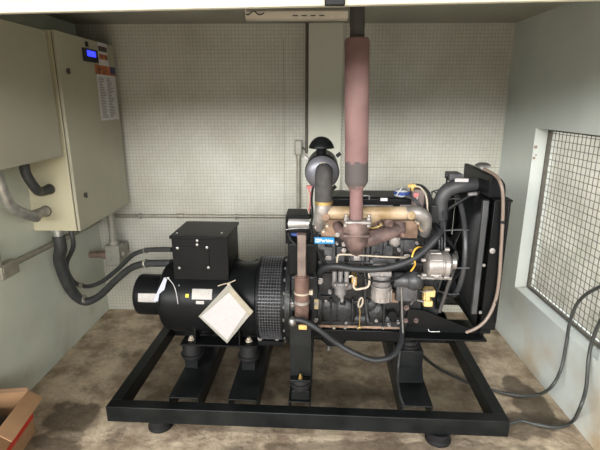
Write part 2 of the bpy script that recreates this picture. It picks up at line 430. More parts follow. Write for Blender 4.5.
kid2 = MB().box((CX+.012, a.y+.2*ly, zb+.42*lz), (CX+.0135, b.y-.2*ly, zt-.14*lz)).build('screen', LCD, None)
kid2.parent = dr
# lit characters on the screen belong to the screen's look
a2 = onx(86, 45).y
MB().box((CX, a2-.01, zt+.012), (CX+.004, a2+.022, zt+.04)).build('name_tag', DARK, dr)
# info sheet and sticker strip at the far edge of the door
def dpatch(y0, y1, z0, z1, t, m, nm, lab=None, par=None):
    return MB().box((CX, y0, z0), (CX+t, y1, z1)).build(nm, m, par or dr, label=lab)
s0 = onx(97.5, 70); s1 = onx(116, 115)
sy0 = onx(96.5, 75).y; sy1 = onx(114.5, 75).y
zhead = onx(105, 68).z; zsplit = onx(105, 75).z; zbot = onx(108, 120).z
dpatch(sy0, sy1, zbot, zsplit, .0012, STICK, 'info_sheet', 'white sheet of small print')
tx = MB()
rows = 26
for i in range(rows):
    z = zsplit-.02-(zsplit-zbot-.03)*i/rows
    w = random.uniform(.55, .95)
    tx.box((CX+.0012, sy0+.02, z-.0035), (CX+.0016, sy0+.02+(sy1-sy0-.04)*.42*w, z+.001)); 
    tx.box((CX+.0012, sy0+.02+(sy1-sy0-.04)*.5, z-.0035), (CX+.0016, sy0+.02+(sy1-sy0-.04)*(.5+.45*random.uniform(.4, 1)), z+.001))
tx.build('small_print', INK, dr, smooth=0)
dpatch(sy0-.01, sy1+.012, zsplit, zhead+.012, .0015, ORANGE, 'header_sticker', 'orange printed sticker')
dpatch(sy1-.07, sy1+.012, zsplit+.012, zsplit+.055, .0022, NAVY, 'sticker_badge', 'dark blue printed badge')
q0 = onx(98, 52).y; q1 = onx(107, 52).y; zq1 = onx(102, 43).z; zq0 = onx(103, 66).z
dpatch(q0, q1, zq0, zq1, .0012, STICK, 'photo_sticker', 'white sticker with two small pictures')
h = zq1-zq0
pr = MB(); pr.box((CX+.0012, q0+.006, zq0+.62*h), (CX+.0018, q1-.006, zq0+.84*h)); pr.build('printed_picture', PRINT, dr, smooth=0)
pr = MB(); pr.box((CX+.0012, q0+.006, zq0+.28*h), (CX+.0018, q1-.006, zq0+.5*h)); pr.build('printed_picture', ORANGE, dr, smooth=0)
# cable entries on the side face and gland underneath
for nm, (px, py), r in (('cable_entry', (50, 189), .030), ('cable_entry', (46, 211), .032)):
    p = WY(px, py, CY0)
    kid(MB().lathe((p.x, CY0, p.z), (0, -1, 0), [(0, r), (.008, r), (.014, r*.85), (.024, r*.8)], 20).build(nm, CONDUITD, cab), cab)
gp = Vector((-1.478, 2.54, CZ0))
kid(MB().lathe(gp, (0, 0, -1), [(0, .036), (.012, .036), (.014, .028), (.03, .03), (.042, .028)], 16).build('cable_gland', ZINC, cab, label='silver cable gland'), cab)

# the smaller cabinet nearer the opening
SX = -1.34
sc = thing('wall_cabinet', 'plain beige cabinet cut off by left edge, nearer than the tall cabinet', 'electrical cabinet', (XL, 2.1, 1.31))
kid(MB().box((XL, 1.84, 1.31), (SX-.022, 2.455, 1.945)).build('cabinet_body', CABM, sc, bevel=.004), sc)
kid(MB().box((SX-.022, 1.846, 1.316), (SX-.017, 2.449, 1.939)).build('door_seal', DARK, sc), sc)
kid(MB().box((SX-.017, 1.84, 1.31), (SX, 2.455, 1.945)).build('door', CABL, sc, bevel=.004), sc)

# flexible conduits between the two cabinets
e1 = WY(46, 211, CY0-.02); e0 = WY(50, 189, CY0-.02)
o = MB().tube([(-1.47, 2.10, 1.309), (-1.475, 2.11, 1.22), (-1.475, 2.17, 1.09), (-1.45, 2.30, 1.01), (e1.x-.02, 2.40, e1.z-.003), (e1.x, CY0-.012, e1.z)], .027, 14, smooth=14, ribs=.03).build('flexible_conduit', ZINC)
recenter(tag(o, 'silver flexible conduit bending from below plain cabinet into tall cabinet side', 'conduit'))
o = MB().tube([(-1.46, 2.30, 1.309), (-1.46, 2.30, 1.24), (-1.45, 2.34, 1.16), (e0.x-.02, 2.42, e0.z-.003), (e0.x, CY0-.012, e0.z)], .025, 14, smooth=14, ribs=.03).build('flexible_conduit', CABLE)
recenter(tag(o, 'black flexible conduit bending from below plain cabinet into tall cabinet side', 'conduit'))

#@@CONDUITS
# ------------------------------------------------------------------ rigid conduits and boxes
lz = .755
o = MB().cyl((XL+.019, 2.26, lz+.01), (XL+.019, 3.26, lz-.02), .017, n=14).build('wall_conduit', CONDUIT)
recenter(tag(o, 'grey metal conduit running along the left wall below the tall cabinet', 'conduit'))
jb = thing('junction_box', 'small grey conduit fitting at left edge on the left wall conduit', 'junction box', (XL, 2.2, .72))
kid(MB().box((XL, 2.11, lz-.035), (XL+.05, 2.25, lz+.04)).build('box_body', CONDUIT, jb, bevel=.006), jb)
kid(MB().cyl((XL+.02, 2.135, lz+.04), (XL+.02, 2.135, lz+.17), .017, n=12).build('conduit_riser', CONDUIT, jb), jb)
kid(MB().box((XL+.05, 2.12, lz-.027), (XL+.054, 2.24, lz+.032)).build('box_lid', CONDUIT, jb, bevel=.002), jb)

bz = .772
bc = thing('wall_conduit', 'long horizontal conduit across the back wall behind the terminal box', 'conduit', (-.8, YB, bz-.014))
xr_ = -.10
kid(MB().cyl((-1.52, YB-.016, bz), (xr_, YB-.016, bz), .0135, n=12).build('conduit_tube', CONDUIT, bc), bc)
for px in (180,):
    x = WY(px, 216, YB-.016).x
    kid(MB().lathe((x-.03, YB-.016, bz), (1, 0, 0), [(0, .0165), (.004, .019), (.056, .019), (.06, .0165)], 12).build('coupling', CONDUIT, bc), bc)
for px in (140, 235):
    x = WY(px, 216, YB-.016).x
    kid(MB().box((x-.008, YB-.031, bz-.024), (x+.008, YB, bz+.018)).build('saddle_clip', ZINC, bc, bevel=.002), bc)
# corner box with riser and brown stub
cb = thing('junction_box', 'grey box low in the back left corner with brown pipe stub', 'junction box', (-1.46, YB, .42))
p0 = WY(104, 246, 3.06); p1 = WY(120.5, 266, 3.06)
x0, x1, z0, z1 = p0.x, p1.x, p1.z, p0.z
kid(MB().box((x0, 3.06, z0), (x1, 3.15, z1)).build('box_body', BOXG, cb, bevel=.005), cb)
kid(MB().box((x0+.006, 3.054, z0+.006), (x1-.006, 3.06, z1-.006)).build('box_lid', BOXG, cb, bevel=.002), cb)
rx = (x0+x1)/2
kid(MB().cyl((rx, 3.105, z1), (rx, 3.105, CZ0), .026, n=14).cyl((rx, 3.105, z1), (rx, 3.105, z1+.03), .033, n=14).build('conduit_riser', BOXG, cb), cb)
zs = (z0+z1)/2-.005
kid(MB().cyl((XL, 3.10, zs), (x0, 3.10, zs), .023, n=14).cyl((x0-.03, 3.10, zs), (x0, 3.10, zs), .03, n=14).build('conduit_stub', CONDR, cb, label='brown pipe stub'), cb)
kid(MB().cyl((x1, 3.12, zs), (x1+.015, 3.12, zs), .02, n=14).box((x0+.02, 3.15, z0+.03), (x1-.02, YB, z1-.03)).build('standoff', BOXG, cb), cb)
# switch box on the back wall
YW = YB
p = WY(298.5, 147, YW-.03); k = .0068
sw = thing('switch_box', 'small grey box on conduit behind the air filter on back wall', 'switch box', (p.x, YW, p.z-.05))
kid(MB().box((p.x-.027, YW-.055, p.z-.054), (p.x+.025, YW, p.z+.05)).build('box_body', BOXG, sw, bevel=.005), sw)
kid(MB().box((p.x-.021, YW-.06, p.z-.046), (p.x+.019, YW-.055, p.z+.042)).build('box_lid', BOXG, sw, bevel=.002), sw)
zb_ = p.z-.054
kid(MB().cyl((p.x, YW-.022, bz+.02), (p.x, YW-.022, zb_), .014, n=12).cyl((p.x, YW-.022, zb_-.022), (p.x, YW-.022, zb_), .019, n=12).build('conduit_drop', CONDUIT, sw), sw)
kid(MB().box((p.x-.07, YW-.045, bz-.02), (p.x+.03, YW-.002, bz+.022)).build('conduit_elbow_box', CONDUIT, sw, bevel=.006), sw)
q = WY(306.8, 100, YW-.02)
zt_ = WY(306.8, 48, YW).z
o = MB().tube([(p.x+.022, YW-.02, p.z-.005), (p.x+.036, YW-.02, p.z-.01), (q.x, YW-.02, p.z-.03)], .006, 8).build('conduit_link', CONDUITD, sw)
kid(o, sw)
o = MB().cyl((q.x, YW-.013, p.z-.045), (q.x, YW-.013, ZC), .011, n=12).build('wall_conduit', CONDUITD)
recenter(tag(o, 'dark vertical conduit rising from the switch box to the ceiling', 'conduit'))

# fluorescent fitting on the ceiling
Yl = 2.84
la = WZ(245, 15, ZC-.03); lb = WZ(349, 13, ZC-.03)
fl = thing('fluorescent_fixture', 'short unlit white fluorescent light fitting with broken end on the ceiling', 'light fixture', (0, Yl, ZC))
kid(MB().prism([(la.x, Yl-.05, ZC), (la.x, Yl+.05, ZC), (la.x, Yl+.035, ZC-.05), (la.x, Yl-.035, ZC-.05)], (lb.x-la.x, 0, 0)).build('fixture_housing', FIXW, fl, bevel=.003), fl)
for i in range(4):
    kid(MB().box((la.x+.27+i*.05, Yl-.0425, ZC-.036), (la.x+.30+i*.05, Yl-.038, ZC-.031)).build('vent_slot', DARK, fl, smooth=0), fl)
kid(MB().box((la.x+.01, Yl-.06, ZC-.012), (lb.x, Yl+.06, ZC)).build('base_plate', SHUTD, fl, bevel=.002), fl)
wr = MB().tube([(la.x-.002, Yl-.03, ZC-.02), (la.x+.02, Yl-.055, ZC-.03), (la.x+.05, Yl-.057, ZC-.012), (la.x+.08, Yl-.05, ZC-.03), (la.x+.11, Yl-.048, ZC-.02)], .003, 6)
kid(wr.build('loose_wire', DARK, fl), fl)

#@@GENSET
# ------------------------------------------------------------------ generator set
gen = thing('generator_set', 'black diesel generator set with rust-brown and silver engine parts on steel skid', 'generator', ROOT, RZ)
AY, AZ = .46, .54          # shaft line

# skid -----------------------------------------------------------------
SKW = .982; SKD = .93; z0, z1 = .05, .137
def channel(mb, a, b, w, zb, zt, t=.006):
    """U channel, flat web on the outside"""
    return mb
fr = MB()
t = .062
fr.box((-SKW, 0, z0), (SKW, t, z1)).box((-SKW, SKD-t, z0), (SKW, SKD, z1)).box((-SKW, t, z0), (-SKW+t, SKD-t, z1)).box((SKW-t, t, z0), (SKW, SKD-t, z1))
fr = fr.build('skid_frame', SKID, gen, bevel=.004)
members = []
for (px0, px1) in ((168, 198), (228, 257), (288, 310), (400, 430)):
    a = gz(px0, 404, z1); b = gz(px1, 404, z1)
    if px0 == 288: a = gz(px0, 410, z1); b = gz(px1, 410, z1)
    x0, x1 = a.x, b.x; tt = .006
    m = MB().box((x0, t-.012, z1+.024), (x1, SKD-t+.012, z1+.031)).box((x0, t-.012, z1+.0005), (x0+tt, SKD-t+.012, z1+.024)).box((x1-tt, t-.012, z1+.0005), (x1, SKD-t+.012, z1+.024)).box((x0, t+.002, z0+.01), (x0+tt, SKD-t-.002, z1)).box((x1-tt, t+.002, z0+.01), (x1, SKD-t-.002, z1))
    m.build('cross_member', SKID, fr, bevel=.002); members.append((x0, x1))
for (x, y) in ((-.73, .05), (.66, .03), (-.73, .88), (.66, .88)):
    MB().lathe((x, y, 0), (0, 0, 1), [(0, .062), (.012, .062), (.018, .056), (.045, .056), (z0, .05)], 24).build('rubber_foot', RUB, fr)
ZM = z1+.031

def mount(cx, y, ztop, pw=.036, rr=.056, name='rubber_mount'):
    """square pedestal, rubber puck with collar, bolt"""
    m = MB().lathe((cx, y, ZM+.05), (0, 0, 1), [(0, rr*.9), (.004, rr*.95), (.02, rr*.98), (.024, rr*1.12), (.034, rr*1.12), (.038, rr*.98), (ztop-ZM-.05, rr*.9)], 28).build(name, RUB, gen)
    MB().box((cx-pw, y-pw, ZM), (cx+pw, y+pw, ZM+.05)).build('pedestal', SKID, m, bevel=.003)
    MB().lathe((cx, y, ztop+.012), (0, 0, 1), [(0, .02), (.008, .02), (.009, .011), (.022, .010)], 6).build('mount_bolt', CREAM, m, label='pale bolt')
    return m
am = []
for (px, py) in ((192, 345), (249, 345)):
    c = g(px, py, .34); mount(c.x, .34, .316); am.append(c.x)
    mount(c.x, .60, .316)

# alternator -----------------------------------------------------------
xa0 = g(165, 298, .40).x; xa1 = g(258, 298, .40).x; xe0 = g(134.5, 298, .40).x; xf1 = g(286, 298, .36).x
alt = MB().lathe((xa0-.005, AY, AZ), (1, 0, 0), [(0, .150), (.006, .176), (.02, .19), (.03, .192), (.06, .198), (xa1-xa0-.04, .198), (xa1-xa0, .202), (xa1-xa0+.005, .202)], 48).build('alternator', BLACK, gen)
MB().lathe((xe0, AY, AZ), (1, 0, 0), [(0, .075), (.004, .098), (.014, .112), (.024, .115), (xa0-xe0-.03, .115), (xa0-xe0-.028, .12), (xa0-xe0, .12)], 40).build('end_cover', BLACK, alt)
sl = MB()
for i in range(16):
    a = math.radians(195+i*11)
    c = Vector((xa0-.012, AY+.122*math.cos(a), AZ+.122*math.sin(a)))
    sl.box(c-Vector((.014, .004, .004)), c+Vector((.014, .004, .004)), rot=Matrix.Rotation(a, 3, 'X'))
sl.build('cooling_rib', BLACK, alt)
# label plates on the drum, following its curve
def drum_patch(px0, py0, px1, py1, r, m, nm, lab=None, x0=None):
    a = None
    def hit(px, py):
        d = RI @ ray(px, py); o = RI @ (CAM-ROOT)
        A = d.y**2+d.z**2; B = 2*((o.y-AY)*d.y+(o.z-AZ)*d.z); Cc = (o.y-AY)**2+(o.z-AZ)**2-r*r
        t_ = (-B-math.sqrt(max(B*B-4*A*Cc, 0)))/(2*A); p_ = o+d*t_
        return p_.x, math.atan2(p_.z-AZ, p_.y-AY)
    cx, cy = (px0+px1)/2, (py0+py1)/2
    xA = hit(px0, cy)[0]; xB = hit(px1, cy)[0]; aT = hit(cx, py0)[1]; aB = hit(cx, py1)[1]
    if aT < 0: aT += 2*PI
    if aB < 0: aB += 2*PI
    mb = MB(); n = 6; rows_ = []
    for i in range(n+1):
        an = aT+(aB-aT)*i/n
        rows_.append([mb.bm.verts.new((x, AY+q*math.cos(an), AZ+q*math.sin(an))) for x, q in ((xA, r), (xB, r), (xB, r+.0015), (xA, r+.0015))])
    for A_, B_ in zip(rows_, rows_[1:]): mb.bridge(A_, B_)
    mb.bm.faces.new(rows_[0]); mb.bm.faces.new(rows_[-1][::-1])
    return mb.build(nm, m, alt, label=lab), (xA, xB, aT, aB)
drum_patch(192, 289, 212, 299.5, .1985, PLATE, 'data_plate', 'blank-looking pale metal data plate')
pl, (xA, xB, aT, aB) = drum_patch(196, 301, 204, 304, .1985, PLATE, 'serial_tag', 'small pale tag')
drum_patch(138, 293.5, 157, 302, .1155, PLATE, 'cover_label', 'pale label on the end cover')
drum_patch(185.6, 294, 188.6, 297.4, .1985, YEL, 'sticker_dot', 'yellow dot sticker')
for (px, py) in ((179, 285.5),):
    drum_patch(px-.8, py-.8, px+.8, py+.8, .1985, STEEL, 'drum_screw')
# fan guard: perforated rows made of bars around the drive end
xg0, xg1 = xa1+.004, xf1
MB().lathe((xg0, AY, AZ), (1, 0, 0), [(0, .20), (.002, .226), (.012, .232), (.018, .232), (.019, .205), (xg1-xg0, .205)], 48).lathe((xg1-.018, AY, AZ), (1, 0, 0), [(0, .205), (.001, .238), (.018, .238), (.019, .205)], 48).build('fan_housing', BLACK, alt)
wm = MB(); nb = 84
for i in range(nb):
    a = 2*PI*i/nb
    c = Vector((0, AY+.229*math.cos(a), AZ+.229*math.sin(a)))
    wm.box((xg0+.012, c.y-.0018, c.z-.0022), (xg1-.012, c.y+.0018, c.z+.0022), rot=Matrix.Rotation(a, 3, 'X'))
fm = MB(); last = None
for i in range(169):
    a = 2*PI*i/168; u_ = math.degrees(a) % 48
    if 16 < u_ < 40 or i == 168:
        if last is not None: fm.build('perforated_strip', BLACK, alt); fm = MB()
        last = None; continue
    last = i
    c = Vector((0, AY+.2285*math.cos(a), AZ+.2285*math.sin(a)))
    fm.box((xg0+.012, c.y-.002, c.z-.003), (xg1-.012, c.y+.002, c.z+.003), rot=Matrix.Rotation(a, 3, 'X'))
for i in range(1, 9):
    wm.torus((xg0+.012+(xg1-xg0-.024)*i/9, AY, AZ), (1, 0, 0), .229, .0026, 64, 6)
wm.build('vent_grille', mat('grille_bar', (.075, .075, .08), .4, .2, .2, 30), alt)
MB().lathe((xg0+.012, AY, AZ), (1, 0, 0), [(0, .2075), (xg1-xg0-.026, .2075)], 40).build('fan_screen', mat('grille_shadow', (.012, .012, .0125), .6, 0, .2, 30), alt)
# foot and base bar below
bm_ = MB(); xb0 = g(184, 343, .36).x; xb1 = g(259, 343, .36).x
bm_.box((xb0, .29, .316), (xb1, .39, .326)).box((xb0, .55, .316), (xb1, .65, .326))
for px in (197.5, 241):
    x = g(px, 330, .36).x
    bm_.prism([(x-.004, .30, .326), (x-.004, .64, .326), (x-.004, .60, .39), (x-.004, .315, .45)], (.008, 0, 0))
bm_.build('mounting_foot', BLACK, alt, bevel=.002)
tb = MB(); x0 = g(258, 337, .33).x
tb.box((g(258, 338, .33).x, .33, .31), (g(283, 338, .33).x, .37, .335)); tb.build('clamp_bar', BLACK, alt, bevel=.002)
for px in (260, 277):
    c = g(px, 338.5, .33); MB().lathe(c, (0, -1, 0), [(0, .013), (.006, .013), (.007, .008), (.01, .008)], 8).build('clamp_bolt', STEEL, alt, label='pale bolt head')

# terminal box ----------------------------------------------------------
tl = .33
b0 = g(174.5, 281, tl); b1 = g(228.5, 281, tl); tz = g(198, 236.5, tl).z
bx0 = g(172.5, 258, tl).x; bx1 = g(228.3, 258, tl).x
ybk = gz(209, 222, tz).y
tbx = MB().prism([(bx0, tl, b0.z), (bx1, tl, b0.z), (bx1, tl, tz), (bx0, tl, tz)], (0, ybk-tl-.015, 0)).build('terminal_box', BLACK, gen, bevel=.004)
lx0 = g(169, 236, tl-.012).x; lx1 = g(228, 236, tl-.012).x
MB().box((lx0, tl-.014, tz-.012), (lx1, ybk, tz+.004)).build('terminal_lid', BLACK, tbx, bevel=.003)
c0 = g(176.5, 246.5, tl); c1 = g(210, 269.5, tl)
MB().box((c0.x, tl-.004, c1.z), (c1.x, tl, c0.z)).build('cover_plate', BLACK, tbx, bevel=.0015)
for (px, py) in ((177.5, 248), (207, 247.5), (179.5, 268), (208.5, 267.5), (197.2, 240.8), (197.2, 244.8)):
    c = g(px, py, tl-.004); MB().lathe(c, (0, -1, 0), [(0, .0075), (.004, .007), (.005, .004)], 10).build('screw', STEEL, tbx, label='bright screw head')
c = g(177, 234.3, tl-.014)
for px in (177, 222):
    q = gz(px, 233, tz+.004); MB().lathe((q.x, q.y, tz+.004), (0, 0, 1), [(0, .006), (.003, .005)], 10).build('screw', STEEL, tbx)

# flywheel housing ------------------------------------------------------
xh0 = xf1+.002; xh1 = g(322, 298, .30).x
fh = MB().lathe((xh0, AY, AZ), (1, 0, 0), [(0, .20), (.001, .246), (.022, .252), (.028, .252), (.032, .238), (.06, .236), (.07, .225), (xh1-xh0, .215)], 48).build('flywheel_housing', BLOCK, gen)
MB().rbox(288, 243, 318, 276, .25, .6).build('housing_top_cover', BLACK, fh, bevel=.012, seg=3)
MB().rbox(291, 276, 318, 330, .235, .45).build('housing_adapter', BLOCK, fh, bevel=.012, seg=3)
for i in range(10):
    a = math.radians(100+i*17)
    c = Vector((xh0+.001, AY+.236*math.cos(a), AZ+.236*math.sin(a)))
    MB().lathe(c, (-1, 0, 0), [(0, .009), (.008, .009), (.009, .005)], 6).build('housing_bolt', STEEL, fh)
for (px, py) in ((292.5, 304.5), (316, 303), (316, 320)):
    c = g(px, py, .235); MB().lathe(c, (0, -1, 0), [(0, .013), (.004, .013), (.005, .009), (.012, .009)], 8).build('housing_bolt', STEEL, fh, label='large pale bolt head')
# mounting arm down to the front mount
arm = MB(); A = g(290, 322, .10); B = g(311.5, 322, .10)
zb = .29
arm.box((A.x, .085, zb), (B.x, .098, A.z)).prism([(A.x, .098, zb), (A.x, .098, A.z), (A.x, .26, A.z), (A.x, .26, A.z-.05), (A.x, .15, zb)], (.012, 0, 0)).prism([(B.x-.012, .098, zb), (B.x-.012, .098, A.z), (B.x-.012, .26, A.z), (B.x-.012, .26, A.z-.05), (B.x-.012, .15, zb)], (.012, 0, 0)).box((A.x, .05, zb-.012), (B.x, .16, zb))
arm = arm.build('mounting_arm', SKID, gen, bevel=.003)
cxm = (A.x+B.x)/2
MB().lathe((cxm, .10, zb-.07), (0, 0, 1), [(0, .046), (.02, .048), (.024, .055), (.034, .055), (.038, .048), (.058, .046)], 26).build('rubber_mount', RUB, arm)
MB().box((cxm-.045, .065, ZM), (cxm+.045, .14, zb-.07)).build('pedestal', SKID, arm, bevel=.003)
c = g(299, 376, .05); MB().lathe((cxm, .065, zb), (0, 0, 1), [(0, .011), (.007, .011), (.008, .007), (.026, .006)], 6).build('mount_bolt', BRASS, arm, label='brassy bolt')
# right engine mount pedestal
A = g(398, 360, .30); B = g(421.5, 360, .30)
zr = g(410, 338, .34).z
rp = MB().box((members[3][0], .30, ZM), (members[3][1]-.006, .40, zr-.055)).prism([(members[3][0], .30, ZM+.06), (members[3][0], .30, ZM), (members[3][0], .24, ZM)], (members[3][1]-members[3][0]-.006, 0, 0)).build('mount_pedestal', SKID, gen, bevel=.003)
cxm = (members[3][0]+members[3][1])/2-.004
MB().lathe((cxm, .35, zr-.055), (0, 0, 1), [(0, .052), (.01, .054), (.016, .06), (.026, .06), (.03, .052), (.05, .05)], 26).build('rubber_mount', RUB, rp)
MB().lathe((cxm-.005, .33, zr+.006), (0, 0, 1), [(0, .016), (.01, .016), (.011, .010), (.03, .009)], 6).build('mount_bolt', ZINC, rp, label='zinc bolt')

#@@ENGINE
# engine block -----------------------------------------------------------
EL = .28
blk = MB().rbox(316, 236, 424, 275, EL, .64).rbox(318, 274, 422, 329, EL-.01, .66).build('engine_block', BLOCK, gen, bevel=.006)
hd = MB().rbox(318, 219, 424, 237.5, EL+.02, .62).build('cylinder_head', BLOCKG, gen, bevel=.004)
rb = MB()
for px in (333.5, 352, 363, 368, 385, 402, 414):
    rb.rbox(px-2, 240, px+2, 262, EL-.014, EL)
for (a, b, y0, y1) in ((316, 325, 243, 250), (337, 345, 247, 262), (371, 383, 240, 256), (385, 393, 246, 262), (404, 416, 240, 252), (324, 333, 247, 256)):
    rb.rbox(a, y0, b, y1, EL-.022, EL)
rb.rbox(318, 262, 424, 265, EL-.02, EL)
rb.build('block_rib', BLOCKG, blk, bevel=.004)
for (px, py, r) in ((330.8, 260, 5.0), (355, 260.5, 5.0), (395, 241.5, 4.6), (407, 259, 4.2)):
    c = g(px, py, EL-.006); k = mpp(px, py, EL)
    MB().lathe(c+Vector((0, .006, 0)), (0, -1, 0), [(0, (r+1)*k), (.008, (r+1)*k), (.010, r*k), (.004, (r-.6)*k), (.006, 0.001)], 24).build('core_plug', ALU, blk, label='round pale core plug')
for (px, py, r) in ((342.3, 250, 2.0), (410.5, 249.5, 1.8), (320, 281, 2.6), (415, 270, 1.8), (375, 300, 1.5), (406, 307.5, 2.2), (406, 320.5, 2.2), (416, 320.5, 2.0), (343, 243, 1.6), (326, 300, 1.5)):
    c = g(px, py, EL-.01); k = mpp(px, py, EL)
    MB().lathe(c+Vector((0, .01, 0)), (0, -1, 0), [(0, r*1.3*k), (.012, r*1.3*k), (.013, r*k), (.024, r*k)], 6).build('block_bolt', ALU if px < 340 else EXM, blk)
# crankcase bulges and webs
bl = MB()
for (px, py, rx_, rz_, dp) in ((329, 313, 13, 17, .03), (345, 313, 13, 18, .034), (362, 320, 14, 9, .03), (376, 315, 13, 16, .034), (391, 320, 12, 9, .03), (371, 305, 8, 9, .03)):
    c = g(px, py, EL); k = mpp(px, py, EL); bl.sphere(c, 1, (rx_*k, dp, rz_*k), 24)
for px in (331, 352.5, 367, 384, 401):
    bl.rbox(px-1.1, 299, px+1.1, 326, EL-.036, EL)
bl.rbox(318, 322.5, 424, 326.5, EL-.03, EL).rbox(318, 296, 330, 300, EL-.03, EL).rbox(352, 301, 366, 304, EL-.026, EL)
bl.build('crankcase_wall', BLOCK, blk, bevel=.003)
# sump with a rusty gasket line
sp = MB(); a = g(322, 329, EL); b = g(424, 329, EL); zb1 = g(370, 348, EL).z; zb2 = g(370, 342, EL).z
sp.prism([(a.x, EL, a.z), (b.x, EL, a.z), (b.x, EL, zb2+.02), (b.x-.08, EL, zb2), (a.x+.13, EL, zb2), (a.x+.11, EL, zb1), (a.x+.03, EL, zb1), (a.x, EL, zb2)], (0, .36, 0))
sp = sp.build('oil_sump', BLACK, gen, bevel=.008)
MB().rbox(316, 326.2, 426, 328.6, EL-.028, EL+.36).build('sump_flange', RUSTY, sp, bevel=.001, label='thin rusty gasket edge')
c = g(328.5, 348.5, EL-.005)
MB().lathe(c+Vector((0, .02, .01)), (0, 0, -1), [(0, .007), (.012, .007), (.013, .013), (.03, .012)], 12).build('drain_tap', STEEL, sp, label='silver drain tap')
for px in (334, 345, 358, 383, 395):
    c = g(px, 327.5, EL-.028); MB().lathe(c, (0, -1, 0), [(0, .008), (.007, .008)], 6).build('sump_bolt', STEEL, sp)

# rocker cover -----------------------------------------------------------
RL = .36
rk = MB().rbox(318, 197.5, 413, 211, RL, .56).rbox(318, 211, 424, 220, RL-.03, .6).build('rocker_cover', BLACK, gen, bevel=.012, seg=3)
gk = MB(); gk.rbox(362, 205, 393, 207, RL-.003, RL).rbox(400, 205, 417, 207, RL-.003, RL); gk.build('cover_edge', ALUD, rk)
MB().rbox(380.5, 198, 387.5, 201, RL-.002, RL).build('cover_sticker', STICK, rk, label='small white sticker')
c = g(401.5, 199, .42); k = mpp(401.5, 199, .42)
fc = MB().lathe(c, (0, 0, 1), [(0, 5*k), (.015, 5*k), (.017, 7.6*k), (.026, 7.9*k), (.028, 7.9*k), (.04, 7.6*k), (.042, 6.8*k), (.05, 6.2*k)], 24).build('oil_filler_cap', CAPW, rk, label='grey oil cap with blue rim')
MB().lathe(c+Vector((0, 0, .026)), (0, 0, 1), [(0, 8.0*k), (.002, 8.15*k), (.013, 8.1*k), (.015, 7.6*k)], 24).build('cap_band', CAPB, rk)
MB().tube([g(359, 198, RL), g(359.5, 195.8, RL), g(364, 195.6, RL), g(369, 196, RL), g(369, 199, RL)], .004, 6).build('lifting_wire', ALUD, rk)

# intake manifold --------------------------------------------------------
IL = .20
im = MB()
k = mpp(370, 213, IL)
im.gtube([(323, 212.5, IL), (340, 212.6, IL), (372, 213, IL), (405, 213, IL), (417, 213.5, IL), (424, 218, IL+.01), (425, 228, IL+.03)], 6.6, 18)
im.gtube([(350, 215, IL+.01), (364, 217, IL+.01), (379, 214, IL)], 7.6, 16, rr=[6.4*k, 9.5*k, 6.4*k])
im = im.build('intake_manifold', TAN, gen)
MB().gtube([(323.5, 204, IL), (322.5, 211, IL), (319.5, 220, IL+.01), (319, 228, IL+.04)], 7.5, 18, rr=[8.2*k, 8.4*k, 6*k, 5*k]).build('intake_elbow', ALU, im, label='grey cast elbow under the air hose')
MB().gtube([(406, 213, IL), (417, 213, IL), (424.3, 217.5, IL+.006), (425.5, 226, IL+.02), (425, 234, IL+.05)], 7.1, 18, rr=[6.8*k, 7.2*k, 7.2*k, 6.2*k, 5*k]).build('manifold_end', ALU, im, label='greyish end elbow of the tan manifold')
c = g(325.8, 215.5, IL); MB().lathe(c+Vector((0, -.02, 0)), (0, -1, 0), [(0, 4*k), (.014, 4*k), (.017, 3.4*k)], 18).build('round_plug', RUSTY, im, label='rusty round plug')
c = g(410, 213.8, IL); MB().lathe(c+Vector((0, -.02, 0)), (0, -1, 0), [(0, 4.4*k), (.014, 4.4*k), (.017, 3.9*k)], 18).build('round_plug', TAN, im)
for (px, py) in ((316, 226), (323.5, 230.5), (327, 225), (417, 222), (421.5, 229), (381, 224), (377, 227), (367, 208), (320, 207)):
    c = g(px, py, IL+.03); MB().sphere(c, .010, (1, .7, 1), 8).cyl(c, c+Vector((0, -.022, 0)), .0065, n=6).build('manifold_bolt', CREAM, im, label='pale bolt')
MB().gtube([(367, 226, IL+.02), (372, 228.2, IL+.01), (379, 226.5, IL+.01), (382, 223, IL+.01)], 1.1, 8).build('drain_line', BRASS, im)
# heat shield plate behind the exhaust manifold
sh = MB().rbox(321, 220, 418, 237.5, .262, .275).build('heat_shield', RUSTY, gen, bevel=.002)

# exhaust manifold and pipe ----------------------------------------------
XLY = .15
em = MB(); k = mpp(356, 235, XLY)
em.gtube([(356.5, 221, XLY), (356, 229, XLY), (356, 240, XLY+.01), (356, 247, XLY+.02), (356, 254, XLY+.04)], 13, 20, rr=[10*k, 13.5*k, 13*k, 9.5*k, 3*k])
em.gtube([(360, 240, XLY+.02), (372, 237.5, XLY+.02), (386, 234, XLY+.03), (399, 229, XLY+.05)], 7, 16, rr=[9*k, 8.2*k, 7*k, 6*k])
em.gtube([(400, 222, XLY+.07), (400, 230, XLY+.06), (401, 236, XLY+.08)], 5, 14, rr=[5.5*k, 6.5*k, 3.5*k])
em.gtube([(352, 236, XLY+.02), (345, 234, XLY+.04), (339, 229, XLY+.07), (337, 225, XLY+.1)], 6, 14, rr=[8*k, 7*k, 5*k, 5*k])
em.gtube([(388, 222, XLY+.08), (391, 228, XLY+.06), (393, 232, XLY+.06)], 6, 12)
em = em.build('exhaust_manifold', EXM, gen)
for (px, py) in ((337.5, 234.5), (402.5, 234.5), (355.5, 253), (390.5, 224.5), (344, 244), (344, 250)):
    c = g(px, py, XLY+.03); MB().lathe(c, (0, -1, 0), [(0, .012), (.008, .012), (.009, .007), (.016, .007)], 6).build('manifold_bolt', ALU if px < 350 else BROWN, em)
MB().rbox(343, 235, 371, 238.5, XLY-.062, XLY+.03).build('manifold_rib', EXM, em, bevel=.008, seg=3)
